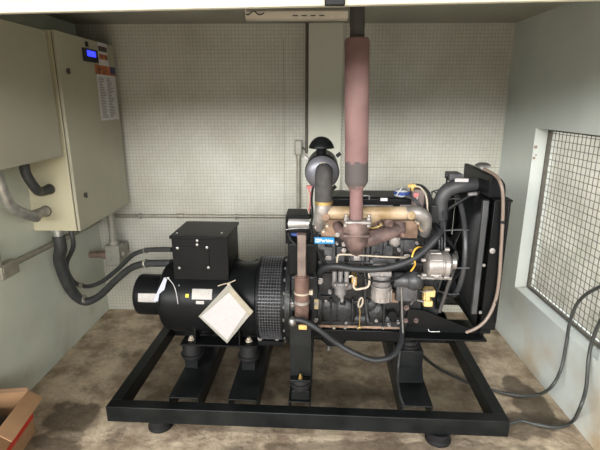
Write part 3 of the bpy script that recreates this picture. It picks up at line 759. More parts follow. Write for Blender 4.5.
fl_ = MB(); c0 = g(344, 221, XLY); c1 = g(371, 221, XLY); zf = g(357, 223, XLY).z; zg = g(357, 218.6, XLY).z
fl_.box((c0.x, XLY-.045, zf), (c1.x, XLY+.045, zg)); fl_.build('exhaust_flange', ALU, em, bevel=.010, seg=3, label='pale grey pipe flange')
for px in (346, 369):
    c = g(px, 218.5, XLY-.02); MB().lathe((c.x, c.y, zf-.012), (0, 0, 1), [(0, .011), (zg-zf+.024, .011), (zg-zf+.026, .007), (zg-zf+.036, .007)], 6).build('flange_bolt', ALU, em)

m_, nt_, b_, src_, ad_ = exhaust_paint()
zt1 = g(357, 161, XLY).z; zt0 = g(357, 189, XLY).z
ma = nt_.nodes.new('ShaderNodeMapRange'); ma.inputs[1].default_value = zt1+.032; ma.inputs[2].default_value = zt1+.022
nt_.links.new(ad_.outputs[0], ma.inputs[0])
mb2 = nt_.nodes.new('ShaderNodeMapRange'); mb2.inputs[1].default_value = zt0+.03; mb2.inputs[2].default_value = zt0+.05
nt_.links.new(ad_.outputs[0], mb2.inputs[0])
mu = nt_.nodes.new('ShaderNodeMath'); mu.operation = 'MULTIPLY'; nt_.links.new(ma.outputs[0], mu.inputs[0]); nt_.links.new(mb2.outputs[0], mu.inputs[1])
mx = nt_.nodes.new('ShaderNodeMix'); mx.data_type = 'RGBA'; nt_.links.new(mu.outputs[0], mx.inputs[0]); nt_.links.new(src_, mx.inputs[6]); mx.inputs[7].default_value = (*srgb(84, 78, 77), 1)
nt_.links.new(mx.outputs[2], b_.inputs['Base Color'])
pc = g(356.2, 214, XLY); ptop = g(357.3, 12, XLY); PD = (ptop-pc); PD.y = 0; PD = PD/PD.z; PO = Vector((pc.x, XLY, 0))-Vector((PD.x*pc.z, 0, 0)); k = mpp(356.5, 150, XLY)
Z = lambda py: g(357, py, XLY).z
rw_ = 12.0*mpp(357, 120, XLY); rn = 6.5*mpp(357, 205, XLY); rt = 7.4*mpp(357, 25, XLY)
ez0 = zg
ep = MB().lathe(PO, PD, [(ez0, rn*1.02), (Z(191), rn), (Z(189), rn*1.05), (Z(182), rw_), (Z(180), rw_*1.01), (Z(41), rw_*1.0), (Z(38), rw_*.9), (Z(37), rt*1.0)], 36).build('exhaust_pipe', m_, gen)
MB().lathe(PO, PD, [(Z(38.5), rt*1.03), (Z(34), rt), (Z(28), rt*.97), (Z(26), rt*1.02), (ZC-.002, rt)], 28).build('tail_pipe', mat('dark_pipe', (.05, .046, .044), .7, 0, .2, 12), ep, label='dark upper tail pipe')  # narrow neck, coloured much darker than the pipe below it

# air filter --------------------------------------------------------------
AF = g(322, 173, .26); k = mpp(322, 173, .26); ra = 17.6*k
af = MB().lathe((AF.x, .26, AF.z), (0, 1, 0), [(0, ra*.55), (.006, ra*.78), (.012, ra*.93), (.026, ra), (.05, ra*1.0), (.052, ra*.97), (.30, ra*.97), (.305, ra*.9)], 40).build('air_filter', BLACK, gen)
MB().lathe((AF.x, .259, AF.z), (0, -1, 0), [(-.012, ra*.955), (.0, ra*.86), (.008, ra*.6), (.010, ra*.52), (.0105, .001)], 40).build('filter_end_cap', mat('filter_cap_grey', (.16, .16, .18), .38, .5, .1, 20), af, label='grey dished end cap')
c = g(321.3, 152, .34)
MB().lathe((c.x, .36, c.z-.03), (0, 0, 1), [(0, 5.5*k), (.06, 5.5*k), (.07, 6.5*k)], 20).build('inlet_neck', BLACK, af)
zd = g(321, 148, .36).z
MB().lathe((c.x, .36, zd), (0, 0, 1), [(0, 12.9*k), (.004, 13.1*k), (.016, 12.2*k), (.032, 10.2*k), (.045, 7.4*k), (.053, 4.2*k), (.056, .001)], 32).build('rain_cap', BLACK, af)
for (px, py) in ((306, 158), (338.5, 155), (334, 188)):
    c = g(px, py, .28); MB().box(c-Vector((.012, .004, .008)), c+Vector((.012, .02, .008)), rot=Matrix.Rotation(.7 if px < 320 else -.7, 3, 'Y')).build('clip', STEEL if px < 320 else RUB, af, bevel=.002)
P = [g(324, 171.5, .25), g(324, 172.5, .21), g(323.6, 178, .19), g(323.5, 188, .19), g(323.6, 203, .195)]
ah = MB().tube(P, 8.6*k, 22, smooth=12, ribs=.012).build('air_hose', HOSEG, gen)
c = g(323.8, 202.3, .195)
MB().lathe((c.x, c.y, c.z-.008), (0, 0, 1), [(0, 8.7*k), (.001, 9.1*k), (.015, 9.1*k), (.016, 8.7*k)], 28).build('hose_clamp', BRASS, ah, label='brass-coloured hose clamp')
c = g(323, 163.5, .232); MB().box(c-Vector((.013, .006, .006)), c+Vector((.013, .006, .006))).build('hose_clamp', CREAM, ah, bevel=.002)

# starter / relay box at the flywheel end ----------------------------------
rbx = MB().rbox(285.5, 215, 311, 219, .30, .44).rbox(285.5, 219, 288, 244, .30, .44).rbox(289, 230, 310, 243, .31, .44).build('relay_box', BLACK, gen, bevel=.004)
MB().hcyl(287.5, 309, 223, .33, 5.4).build('starter_motor', mat('starter_silver', (.5, .48, .46), .35, .6, .15, 20), rbx, label='silver cylinder under the black bracket')
MB().rbox(290.5, 233.5, 297, 236, .295, .31).build('blue_connector', CAPB, rbx, label='small blue connector')
MB().rbox(297, 233.5, 306, 238, .296, .31).build('relay_label', PINK, rbx, label='pink and white label')
MB().rbox(306.5, 186, 313, 188.5, .33, .35).gtube([(309, 188, .34), (310.5, 198, .34), (309, 212, .34)], .8, 8).build('red_plug', PINK, rbx, label='red plug on wire')
for pts, m2, r in ((([(313, 187, .33), (311.5, 200, .33), (312.5, 215, .32), (311, 228, .3), (316, 245, .26), (322, 262, .24), (326, 268, .24)]), RUB, 1.2),
                   (([(308, 190, .34), (307, 205, .34), (309.5, 215, .33)]), CREAM, .6),
                   (([(286, 229.5, .3), (296, 228.5, .29), (309, 228, .29)]), STEEL, .6),
                   (([(288, 239, .3), (293, 248, .28), (297, 250, .27)]), RUB, 1.0)):
    MB().gtube(pts, r, 8).build('wire', m2, rbx)
MB().gtube([(297, 246, .25), (291, 240, .27), (288.5, 233, .29)], 2.0, 8).build('wire', RUB, rbx)

# upright rusty pipe ---------------------------------------------------------
UL = .17
c = g(301.5, 276, UL)
up = MB().vcyl(301.8, 276, 333, UL, 9.2*.78, 24).vcyl(301.8, 275, 277.5, UL, 6.2, 24).build('upright_pipe', BROWN, gen)
MB().rbox(297.2, 235, 306, 277, UL-.02, UL+.02).build('square_bar', UPBAR, up, bevel=.004, label='weathered square bar')
k = mpp(302, 297, UL)
for py, h, m2 in ((292.5, .009, CREAM), (301.5, .014, ALU)):
    c = g(301.8, py, UL); r_ = 7.2*k
    MB().lathe((up.data.vertices[0].co.x*0+c.x, UL, c.z-h/2), (0, 0, 1), [(0, r_), (.001, r_*1.07), (h, r_*1.07), (h+.001, r_)], 24).build('pipe_clamp', m2, up, label='pale clamp ring')
c = g(310.5, 292, UL); MB().box(c-Vector((.006, .012, .012)), c+Vector((.012, .008, .012))).build('clamp_screw', CREAM, up, bevel=.002)
MB().rbox(314, 299.5, 318.5, 309.5, .225, .24).build('yellow_block', mat('tan_block', (.35, .27, .15), .5), up, bevel=.003)

MB().rbox(298.5, 325.5, 307, 330, .068, .084).build('end_cap', GOLD, up, bevel=.003, label='yellow cap under the pipe')
# fuel pump, filter, lines ---------------------------------------------------
FL = .19
fp = MB(); k = mpp(340, 285, FL)
for px in (334.5, 340.5, 346.5): fp.vcyl(px, 271, 286, FL, 2.5, 14)
fp.vcyl(340.5, 281, 287, FL, 7.6, 22).vcyl(340.5, 287, 294, FL, 5.8, 20).vcyl(340.5, 284, 285.5, FL, 8.4, 22)
fp.vcyl(341, 294, 297, FL, 3.2, 12).vcyl(342, 296, 302, FL, 1.8, 10).gtube([(346, 287, FL), (352, 286, FL+.03), (356, 288, EL)], 3.4, 12)
fp = fp.build('fuel_pump', ALUD, gen, bevel=.0015)
MB().vcyl(343, 302, 304.5, FL, 2.8, 10).build('pump_lever', RUB, fp)
for px in (335, 346): 
    c = g(px, 284.5, FL-.03); MB().lathe(c, (0, -1, 0), [(0, .007), (.008, .006)], 6).build('pump_bolt', ALU, fp)
MB().gtube([(349, 277, FL), (352, 276, FL), (355, 280, FL+.01), (353.5, 285, FL), (355.5, 289, FL), (362, 288.5, FL), (368, 286.5, FL), (369.5, 281, FL), (369, 273, FL+.01)], 1.2, 8).build('fuel_line', CREAM, fp, label='pale bent fuel line')
MB().rbox(351.5, 277, 357, 286.5, FL+.02, EL).build('pump_cover', GOLD, fp, bevel=.004, label='brass-coloured cover')
ff = MB(); k = mpp(381, 288, FL)
ff.vcyl(381.3, 287, 299.5, FL, 10, 26).vcyl(381.3, 284.6, 287, FL, 10.4, 26)
for i in range(14):
    a = 2*PI*i/14; c = g(381.3, 299.5, FL); t_ = g(381.3, 289, FL)
    ff.cyl((c.x+10*k*math.cos(a), c.y+10*k*math.sin(a), c.z), (c.x+10*k*math.cos(a), c.y+10*k*math.sin(a), t_.z), .0035, n=6)
ff = ff.build('fuel_filter', ALU, gen, bevel=.0015)
MB().vcyl(381.5, 274, 285, FL, 9, 24).rbox(370, 272, 392, 277, FL-.03, EL).rbox(373, 264, 389, 268, FL+.02, EL).build('filter_head', ALUD, ff, bevel=.005, seg=3)
MB().vcyl(381.5, 270, 275, FL, 6.5, 20).build('filter_cap', ALU, ff, bevel=.004)
MB().gtube([(337, 264.5, .21), (337.5, 257, .21), (340, 254.6, .21), (352, 254.8, .21), (380, 256.5, .21), (404, 257.5, .21), (412, 257.2, .22)], 1.0, 8).build('fuel_pipe', CREAM, ff, label='long pale fuel pipe')
MB().gtube([(352, 268, .2), (360, 275, .185), (370, 280, .15), (383, 282, .14), (395, 279.5, .15), (405, 274, .18), (416, 267, .22)], .9, 8).build('wire', RUB, ff)
ip = MB().hcyl(393, 412, 280, .20, 7.5, 24).hcyl(410, 418, 281, .2, 9, 24).rbox(396, 286, 418, 302, .2, EL).sphere(g(414, 280, .2), .05, (1, 1, 1), 18).build('injection_pump', BLOCKG, gen, bevel=.006)
MB().rbox(384, 293, 399, 303, .23, EL).build('pump_bracket', RUSTY, ip, bevel=.006, label='rusty brown bracket')
MB().vcyl(393, 318, 321, .24, 3.5).dcyl(392.5, 316, .225, EL, 4.6).build('round_boss', BLACK, ip, bevel=.002)
# dipstick
ds = MB()
ds.gtube([(359.5, 308.5, .22), (360, 313, .22), (359.5, 327, .225)], .55, 6)
ds = ds.build('dipstick', BRASS, gen)
k = mpp(360, 303, .22)
pts = [g(360.6+2.0*math.cos(a)+.25*4.2*math.sin(a), 302.5-4.6*math.sin(a), .22) for a in [2*PI*i/16 for i in range(16)]]
MB().tube(pts+[pts[0]], 1.0*k, 8, smooth=2).build('dipstick_handle', CREAM, ds, label='cream loop handle')
c = g(359.3, 327.5, .225); MB().sphere(c, .009, (1, 1, 1), 8).build('dipstick_seat', BRASS, ds)
# silver rod
sr = MB().gtube([(400.8, 279, .19), (401.3, 290, .19), (402, 310, .2), (403, 334, .2)], .95, 8, smooth=3).build('support_rod', STEEL, gen)
MB().gtube([(398, 277, .19), (401, 279.5, .19), (403.5, 283, .19), (401, 284, .19)], .9, 8).build('rod_hook', STEEL, sr)

# hoses ----------------------------------------------------------------------
MB().gtube([(441, 231, .20), (437, 237, .17), (428, 247, .15), (415, 257.5, .13), (398, 265, .12), (378, 269, .12), (355, 268.8, .13), (338, 266.3, .14), (326, 267.5, .17), (321, 271.5, .21), (320, 275, .25)], 3.5, 16).build('coolant_hose', HOSE, gen)
MB().gtube([(292, 321.5, .06), (297, 319.7, .06), (306, 322, .06), (320, 330.5, .06), (338, 344, .08), (356, 354, .07), (374, 360, .07), (390, 357, .09), (399, 347, .14), (402, 335, .2), (402, 322, .26)], 2.9, 14).build('drain_hose', HOSE, gen)
c = g(292.3, 321.3, .055)
MB().sphere(c, .022, (.8, 1, 1.1), 12).build('hose_fitting', STEEL, gen, label='crinkled silver fitting at hose end')
MB().gtube([(411, 271, .17), (414.5, 266, .15), (415, 262, .12), (412, 258, .12), (414, 251, .13), (417.5, 247.5, .15), (422, 247, .2)], .9, 8).build('wire', YELW, gen, label='yellow wire')
MB().gtube([(315, 272, .22), (317, 290, .2), (322, 300, .2), (322, 310, .2), (318, 322, .2), (312, 327, .22)], .8, 8).build('wire', RUB, gen, label='thin black wire')
MB().gtube([(401, 340, .27), (399.5, 355, .285), (398.2, 368, .27), (398, 380, .2), (400, 395, .1), (403.5, 404, .05)], 1.1, 8).build('earth_cable', CABLE, gen)
for pts, r, m2 in (([(318, 250, .24), (325, 262, .22), (333, 268, .2), (345, 268, .2), (352, 268, .21)], .8, RUB), ([(346, 262, .24), (350, 270, .22), (349, 280, .22), (346, 290, .24)], .7, RUB),
                   ([(362, 262, .25), (366, 280, .22), (365, 298, .24), (368, 322, .24)], 1.1, BLOCKG), ([(389, 272, .2), (398, 284, .2), (412, 290, .2), (420, 287, .22)], .9, BLOCKG), ([(420, 236, .25), (424, 246, .22), (428, 256, .2), (424, 268, .2)], .9, RUB)):
    MB().gtube(pts, r, 8).build('wire', m2, gen)
for (px, py, r) in ((352, 243, 1.4), (372, 262, 1.5), (387, 263.5, 1.4), (399, 250, 1.5), (417, 243, 1.4), (337, 243.5, 1.3), (330, 292, 1.6), (376, 320, 1.8), (346, 322, 1.6), (389, 325, 1.4), (398, 322, 1.4), (412, 262, 1.6)):
    c = g(px, py, EL-.03); k = mpp(px, py, EL)
    MB().lathe(c+Vector((0, .03, 0)), (0, -1, 0), [(0, r*1.3*k), (.03, r*1.3*k), (.031, r*k), (.042, r*k)], 6).build('block_bolt', ALUD, blk)
MB().rbox(372, 258.5, 396, 264, EL-.04, EL).rbox(374, 253, 380, 259, EL-.035, EL).build('filter_bracket', BLOCKG, blk, bevel=.004)
#@@BADGE
# maker's badge ---------------------------------------------------------------
BL_ = .245
p0 = g(314.3, 237.2, BL_); p1 = g(334.3, 244, BL_)
bd = MB().box((p0.x, BL_, p1.z), (p1.x, BL_+.004, p0.z)).build('badge', BLUE, gen, bevel=.001, label='blue badge with white maker lettering')
MB().box((p0.x+.02, BL_+.004, p1.z+.01), (p1.x-.02, EL+.05, p0.z-.005)).build('badge_bracket', BLACK, bd)
W_ = p1.x-p0.x; H_ = p0.z-p1.z
text_mesh('badge_lettering', 'Perkins', H_*.68, BADW, bd, Matrix.Translation((p0.x+W_*.60, BL_-.0016, (p0.z+p1.z)/2)) @ FACE)
ec = Vector((p0.x+W_*.155, BL_-.001, (p0.z+p1.z)/2)); er = H_*.27
em_ = MB(); 
em_.box((ec.x-er, BL_-.001, ec.z+er*.65), (ec.x+er, BL_, ec.z+er)).box((ec.x-er, BL_-.001, ec.z-er), (ec.x+er, BL_, ec.z-er*.65)).box((ec.x-er, BL_-.001, ec.z-er*.65), (ec.x-er*.65, BL_, ec.z+er*.65)).box((ec.x+er*.65, BL_-.001, ec.z-er*.65), (ec.x+er, BL_, ec.z+er*.65)).box((ec.x-er*.15, BL_-.001, ec.z-er*.65), (ec.x+er*.15, BL_, ec.z+er*.65))
em_.build('badge_emblem', BADW, bd, smooth=0)

#@@FRONTEND
# front end: thermostat, charging alternator, pulleys, fan, radiator -------------
th_ = MB().rbox(424, 205, 440, 250, .30, .56).rbox(424, 250, 441, 318, .29, .62).build('timing_cover', BLOCK, gen, bevel=.008, seg=3)
MB().vcyl(440.5, 220, 232, .33, 6, 18).vcyl(440.5, 211, 222, .33, 5.4, 18).build('thermostat_housing', BLOCKG, th_, bevel=.003)
c = g(440, 211, .33); k = mpp(440, 211, .33)
MB().lathe((c.x, c.y, c.z-.012), (0, 0, 1), [(0, 6*k), (.001, 6.6*k), (.015, 6.6*k), (.016, 6*k)], 20).build('hose_clamp', BRASS, th_, label='brass-coloured hose clamp')
MB().gtube([(431.6, 208, .31), (431.4, 225, .31), (431.4, 243, .3)], .7, 6, smooth=2).build('thin_pipe', BRASS, th_)
rh = MB().gtube([(441, 219, .33), (440.5, 208, .33), (442, 198, .33), (448, 190, .33), (458, 186, .33), (470, 184.6, .34), (482, 184.5, .35), (488, 184.5, .36)], 7.2, 20)
rh = rh.build('radiator_hose', HOSEG, gen)
rh.data.materials[0] = mat('radiator_hose_rubber', (.04, .04, .043), .5, 0, .2, 20)
hl = MB().rbox(455, 178.6, 468.5, 182, .281, .284); hl.build('hose_label', WHITE, rh, label='white label on hose')
c = g(478.5, 184.5, .347)
MB().lathe(c-Vector((.01, 0, 0)), (1, 0, 0), [(0, 7.6*k), (.001, 8*k), (.014, 8*k), (.015, 7.6*k)], 20).build('hose_clamp', CREAM, rh, label='pale hose clamp')
MB().box(c+Vector((-.008, -.012, 7.5*k)), c+Vector((.008, .012, 9.6*k))).build('clamp_screw', CREAM, rh, bevel=.002)
# cluster behind the rocker cover: cooler box with brass fittings and bent pipes
sb = MB().rbox(412, 189.5, 424.5, 210, .34, .42).build('sensor_box', mat('brown_casting', (.17, .13, .12), .5, .3, .2, 20), gen, bevel=.004)
MB().vcyl(412.5, 183.5, 191, .33, 1.7, 8).rbox(408, 184.5, 417.5, 187.5, .32, .335).vcyl(412.5, 186, 188.5, .33, 2.6, 6).build('brass_fitting', BRASS, sb, bevel=.001, label='brass union fitting')
for (pts, r, m2) in (([(397, 195, 0.325), (402, 188, 0.325), (408, 186, 0.325)], .8, STEEL), ([(416, 185, 0.325), (423, 187, 0.325), (429, 194, 0.315), (430.5, 204, 0.295), (430, 214, 0.265), (428, 225, 0.225)], 1.6, RUB),
                     ([(414, 185.5, 0.325), (421, 188, 0.315), (426, 196, 0.295), (427.5, 208, 0.275), (428, 220, 0.245)], .9, CREAM), ([(405, 196, 0.325), (413, 199, 0.305), (419, 205, 0.285), (423, 213, 0.265)], 1.6, BLOCKG), ([(418, 197, 0.325), (415, 203, 0.325), (419, 206, 0.325)], 1.0, ALU)):
    MB().gtube(pts, r, 8).build('fuel_pipe', m2, sb)
MB().rbox(414, 193, 418.5, 198, .335, .34).build('small_label', PINK, sb)

MB().rbox(449.5, 174, 463, 181.5, .40, .50).hcyl(445.5, 450, 175.5, .44, 1.9, 10).build('sender_housing', BLOCKG, rh, bevel=.004)
MB().gtube([(447, 177, .43), (446, 184, .43), (442, 190, .42)], .9, 8).build('sender_wire', RUB, rh)
# charging alternator
CL = .16
ca = MB(); k = mpp(436, 264, CL); c = g(425, 264, CL)
ca.lathe((c.x, c.y, c.z), (1, 0, 0), [(0, 10*k), (1*k, 12.4*k), (2*k, 13.6*k), (15*k, 13.8*k), (15.6*k, 12.6*k), (17.2*k, 12.6*k), (17.8*k, 14*k), (22*k, 13.8*k), (24*k, 11*k), (26*k, 8*k)], 36)
for i in range(10):
    a = 2*PI*i/10
    ca.cyl((c.x+4*k, c.y+13.4*k*math.cos(a), c.z+13.4*k*math.sin(a)), (c.x+14*k, c.y+13.4*k*math.cos(a), c.z+13.4*k*math.sin(a)), 1.1*k, n=8)
ca = ca.build('charging_alternator', ALU, gen)
for (px, py) in ((447, 249.5), (449.5, 264), (446, 277.5), (436, 276.5), (423.5, 260), (424, 275)):
    q = g(px, py, CL-.05); MB().hcyl(px-2.2, px+2.2, py, CL-.045, 2.0, 10).build('alternator_lug', ALU, ca)
MB().hcyl(450.5, 454.5, 262, CL+.02, 9, 28).hcyl(452, 453, 262, CL+.02, 7, 28).build('alternator_pulley', STEEL, ca)
MB().rbox(421, 277, 452, 279.5, CL-.02, CL+.05).gtube([(418, 275.5, CL), (430, 278.5, CL-.03), (449, 277, CL-.03)], 1.2, 8).build('alternator_bracket', STEEL, ca)
fc = g(447, 296, .40)
cy_x = g(453, 300, .36).x
# fan belt: flat loop round the two pulleys
bt = MB().gtube([(455.5, 252, .2), (456.5, 258, .17), (455, 265, .17), (448, 286, .2), (439.5, 312, .24)], 1.9, 8, smooth=4)
bt.build('fan_belt', mat('belt_grey', (.05, .047, .045), .6), gen)
cp = MB().lathe((cy_x-.06, AY-.05, AZ-.13), (1, 0, 0), [(0, .08), (.012, .085), (.02, .07), (.028, .085), (.04, .08)], 32).build('crank_pulley', BLACK, gen)
# solenoid
so = MB().rbox(425.5, 290.5, 435.5, 297.5, .215, .27).rbox(424, 301.5, 433, 307, .215, .27).rbox(426, 297, 430, 303, .225, .27).rbox(423.5, 292, 426, 305, .23, .28)
so = so.build('fuel_solenoid', mat('pale_yellow_plastic', (.62, .44, .19), .45, .1, .12), gen, bevel=.004)
MB().gtube([(418, 290, .24), (422, 291.5, .22), (427, 291, .21), (433, 290.5, .21)], .8, 8).build('wire', STEEL, so)
MB().gtube([(411, 304, .24), (414, 300.5, .23), (419, 300.5, .23), (424, 302, .22)], 1.1, 8).build('wire', ALUD, so)
MB().hcyl(435, 441, 299, .30, 10, 24).build('solenoid_body', BLACK, so)

# front bracket plate with triangle web, carrying the radiator
bp = MB(); A = g(408, 309, .25); Bp = g(484, 334, .25); Cp = g(404, 334, .25)
A2 = g(425, 311, .25)
bp.prism([(Cp.x, .25, Cp.z), (Bp.x, .25, Bp.z), (A2.x, .25, A2.z), (A.x, .25, A.z)], (0, .010, 0))
zpl = g(440, 334.5, .22).z
bp.box((g(404, 336, .2).x, .18, zpl-.014), (g(486, 336, .2).x, .40, zpl-.004))
bp.box((Cp.x, .60, zpl-.014), (Bp.x, .72, zpl-.004)).box((Cp.x, .25, zpl-.004), (Cp.x+.006, .6, zpl+.02))
bp = bp.build('front_bracket', BLACK, gen, bevel=.002)
for (px, py) in ((406.5, 307.5), (405.5, 320.5), (416, 320.5)):
    c = g(px, py, .25); MB().lathe(c, (0, -1, 0), [(0, .014), (.003, .014), (.004, .009), (.014, .009)], 6).build('bracket_bolt', EXM, bp)
c = g(428.5, 331, .25); MB().gtube([(428.5, 329, .24), (430, 331.5, .235), (440, 331.5, .235)], .5, 6).build('bracket_pin', STEEL, bp)

# radiator
xs0 = g(483, 250, .15).x            # front flange of the shroud, x
RX0, RX1 = xs0, g(513, 195, .12).x
RY0, RY1 = .13, .73
rz0 = g(490, 334, .13).z; rz1 = g(500, 201, .13).z
rad = MB()
rad.box((RX0+.02, RY0, rz0+.02), (RX1, RY0+.012, rz1)).box((RX0+.02, RY1-.012, rz0), (RX1, RY1, rz1)).box((RX0+.02, RY0, rz0), (RX1-.02, RY1, rz0+.03))
rad.box((RX0+.02, RY0, rz0+.01), (RX1-.03, RY0+.05, rz0+.03)).box((RX1-.012, RY0-.004, rz0+.06), (RX1, RY0+.02, rz1+.004)).box((RX0+.02, RY0-.006, rz1-.004), (RX1+.006, RY1, rz1+.006))
rad = rad.build('radiator', BLACK, gen, bevel=.003)
cr = MB().box((RX0+.04, RY0+.012, rz0+.03), (RX1-.03, RY1-.012, rz1-.004)).build('radiator_core', BLOCK, rad)
# top tank: rounded prism along the depth
T = lambda px, py: g(px, py, .16)
z_ = rz1+.006; xt0 = RX0+.004; xt1 = RX1-.012
ht = 1.282-z_
wt = xt1-xt0
prof = [(xt0+wt*u_, z_+ht*v_) for u_, v_ in ((0, 0), (1, 0), (1, .35), (.92, .6), (.7, .82), (.4, .96), (.2, 1), (.03, 1), (0, .96))]
tk = MB().prism([(x, .17, z) for x, z in prof], (0, .40, 0)).build('top_tank', BLACK, rad, bevel=.004)
MB().rbox(490, 184, 497, 191, .185, .2).build('tank_lug', BLACK, rad, bevel=.003)
c = gz(484, 166, z_+ht)
cpz = z_+ht
cq = gz(482.5, 168, cpz)
MB().lathe((cq.x, cq.y, cpz), (0, 0, 1), [(0, .024), (.006, .024), (.008, .036), (.016, .038), (.018, .034), (.026, .02), (.027, .001)], 22).build('radiator_cap', STEEL, rad, label='shiny metal radiator cap')
c = g(488, 184.5, .36)
MB().cyl((c.x-.06, .36, c.z), (xt0+.01, .36, c.z), .040, n=22).build('tank_inlet', BLACK, rad)
MB().rbox(478, 191, 491, 197, .28, .4).build('tank_flange', BLACK, rad, bevel=.004)
MB().gtube([(468, 194.5, .3), (474, 194, .3), (479, 193.5, .3)], 2.2, 10).build('drain_plug', ALUD, rad)
# shroud with round opening, bent flange at its front edge
SHX = RX0-.015
FCY, FCZ, FR = .465, .5*(rz0+rz1)+.02, .275
sd = MB(); n = 48
inner = []; outer = []; inner2 = []; outer2 = []
y0_, y1_, zz0, zz1 = RY0+.02, RY1, rz0+.02, rz1
for i in range(n):
    a = 2*PI*i/n; cs, sn = math.cos(a), math.sin(a)
    inner.append(sd.bm.verts.new((SHX-.05, FCY+FR*cs, FCZ+FR*sn))); inner2.append(sd.bm.verts.new((SHX-.046, FCY+(FR+.006)*cs, FCZ+(FR+.006)*sn)))
    s_ = min(((y1_-FCY)/cs if cs > 1e-6 else (y0_-FCY)/cs if cs < -1e-6 else 9), ((zz1-FCZ)/sn if sn > 1e-6 else (zz0-FCZ)/sn if sn < -1e-6 else 9))
    outer.append(sd.bm.verts.new((SHX+.02, FCY+s_*cs, FCZ+s_*sn)))
sd.bridge(inner, inner2); sd.bridge(inner2, outer)
sd = sd.build('fan_shroud', BLACK, rad)
MB().torus((SHX-.05, FCY, FCZ), (1, 0, 0), FR, .014, 64, 10).build('shroud_lip', mat('lip_satin', (.05, .052, .055), .35, .2, .2, 12), rad)
md = sd.modifiers.new('Solid', 'SOLIDIFY'); md.thickness = .005
e0 = g(481.5, 200, .145); e1 = g(478.5, 313, .145)
MB().box((SHX-.012, RY0, e1.z), (SHX+.012, RY0+.022, e0.z)).build('shroud_flange', mat('flange_satin', (.06, .062, .066), .35, .2, .2, 12), rad, bevel=.002, label='satin edge flange')
for (px, py) in ((483.5, 265, ), (480, 312)):
    c = g(px, py, RY0-.002); MB().lathe(c, (0, -1, 0), [(0, .009), (.006, .008)], 6).build('shroud_bolt', STEEL, rad)
MB().rbox(466, 288, 475, 293.5, .22, .26).build('shroud_clip', STEEL, rad, bevel=.003, label='silver clip')
c = g(492.5, 251, RY0-.001); MB().lathe(c, (0, -1, 0), [(0, .014), (.001, .012)], 7).build('paint_chip', ALU, rad, label='pale scrape in the black paint')
# diagonal stay from bracket to radiator
MB().gtube([(457, 299, .5), (482, 335, .22)], 2.2, 4, smooth=1).build('stay', BLACK, rad)
MB().gtube([(455, 296, .5), (443, 296, .52)], 2.2, 4, smooth=1).build('stay', BLACK, rad)
# overflow tube
MB().gtube([(484, 169, .24), (490, 172, .2), (497, 177, .15), (501.5, 186, .115), (503, 200, .11), (502.6, 220, .11), (501, 250, .11), (499, 280, .11), (495.5, 300, .11), (488, 317, .105), (478, 327, .10), (466, 332.5, .11)], 1.7, 12).build('overflow_tube', TUBET, rad, label='translucent tan overflow tube')
for (px, py) in ((501.8, 222), (496.4, 302)):
    c = g(px, py, .11); MB().lathe(c-Vector((0, 0, .006)), (0, 0, 1), [(0, .011), (.012, .011)], 10).build('tube_clip', RUB, rad)
# fan behind a wire guard
fx = SHX-.07
fan = MB().lathe((fx-.07, FCY, FCZ), (1, 0, 0), [(0, .05), (.02, .06), (.09, .06), (.1, .05)], 24).build('cooling_fan', BLACK, gen)
for i in range(7):
    a = 2*PI*i/7+.2; R_ = Matrix.Rotation(a, 3, 'X'); pv = Vector((fx, FCY, FCZ))
    q = [Vector((-.03, -.03, .05)), Vector((.03, .035, .05)), Vector((.035, .085, .25)), Vector((-.03, -.055, .26))]
    q = [R_ @ v+pv for v in q]
    nrm = (q[1]-q[0]).cross(q[3]-q[0]).normalized()*.004
    MB().quadbox(q, [v+nrm for v in q]).build('blade', mat('fan_blade', (.02, .021, .023), .4) if 'fan_blade' not in MATS else MATS['fan_blade'], fan, bevel=.001)
gd = MB()
for rr_ in (.275, .235, .195, .155, .115):
    gd.torus((fx-.075-.02*(1-rr_/.275), FCY, FCZ), (1, 0, 0), rr_, .0038, 56, 6)
for i in range(10):
    a = 2*PI*i/10+.1; d = Vector((0, math.cos(a), math.sin(a)))
    gd.tube([Vector((fx-.10, FCY, FCZ))+d*.10, Vector((fx-.077, FCY, FCZ))+d*.275, Vector((SHX-.03, FCY, FCZ))+d*.29], .004, 6, smooth=2)
gd.build('fan_guard', mat('guard_wire', (.07, .072, .075), .4, .3, .2), rad)
# struts from thermostat to the tank
MB().gtube([(443, 214, .34), (453, 206, .33), (468, 197, .33), (476, 194, .33)], 2.0, 8).build('bypass_hose', RUB, gen)
MB().gtube([(434, 224, .28), (440, 231, .26), (449, 241, .24), (455, 248, .23)], 2.6, 8).build('tension_arm', BLACK, gen)

#@@LOOSE
# ------------------------------------------------------------------ loose things
GM = Matrix.Translation(ROOT) @ Matrix.Rotation(RZ, 4, 'Z')
def GW(px, py, ly): return GM @ g(px, py, ly)

# document pouch hanging on the drum
pq = .235
cn = [GW(px, py, pq) for (px, py) in ((229, 283.5), (253, 311.5), (227, 343.5), (198.5, 316.5))]
dirn = (cn[1]-cn[0]).cross(cn[3]-cn[0]).normalized()
if dirn.y > 0: dirn = -dirn
pou = thing('document_pouch', 'clear plastic pouch of white papers hung diagonally on the black alternator', 'document pouch', cn[2])
def slab(c4, th, off, nm, m, par):
    a = [p+dirn*off for p in c4]; b = [p+dirn*(off-th) for p in c4]
    o = MB().quadbox(a, b).build(nm, m, par, bevel=.001); o.location = -par.location; return o
slab(cn, .003, 0.0, 'plastic_sleeve', PLAST, pou)
ctr = sum(cn, Vector())/4
def lerp4(u, v): return (cn[0]*(1-u)+cn[1]*u)*(1-v)+(cn[3]*(1-u)+cn[2]*u)*v
slab([lerp4(.16, .11), lerp4(.86, .06), lerp4(.95, .93), lerp4(.05, .94)], .004, .005, 'paper_sheet', WHITE, pou)
fold = [lerp4(.1, .0), lerp4(1.0, -.02), lerp4(1.0, .12), lerp4(.14, .12)]
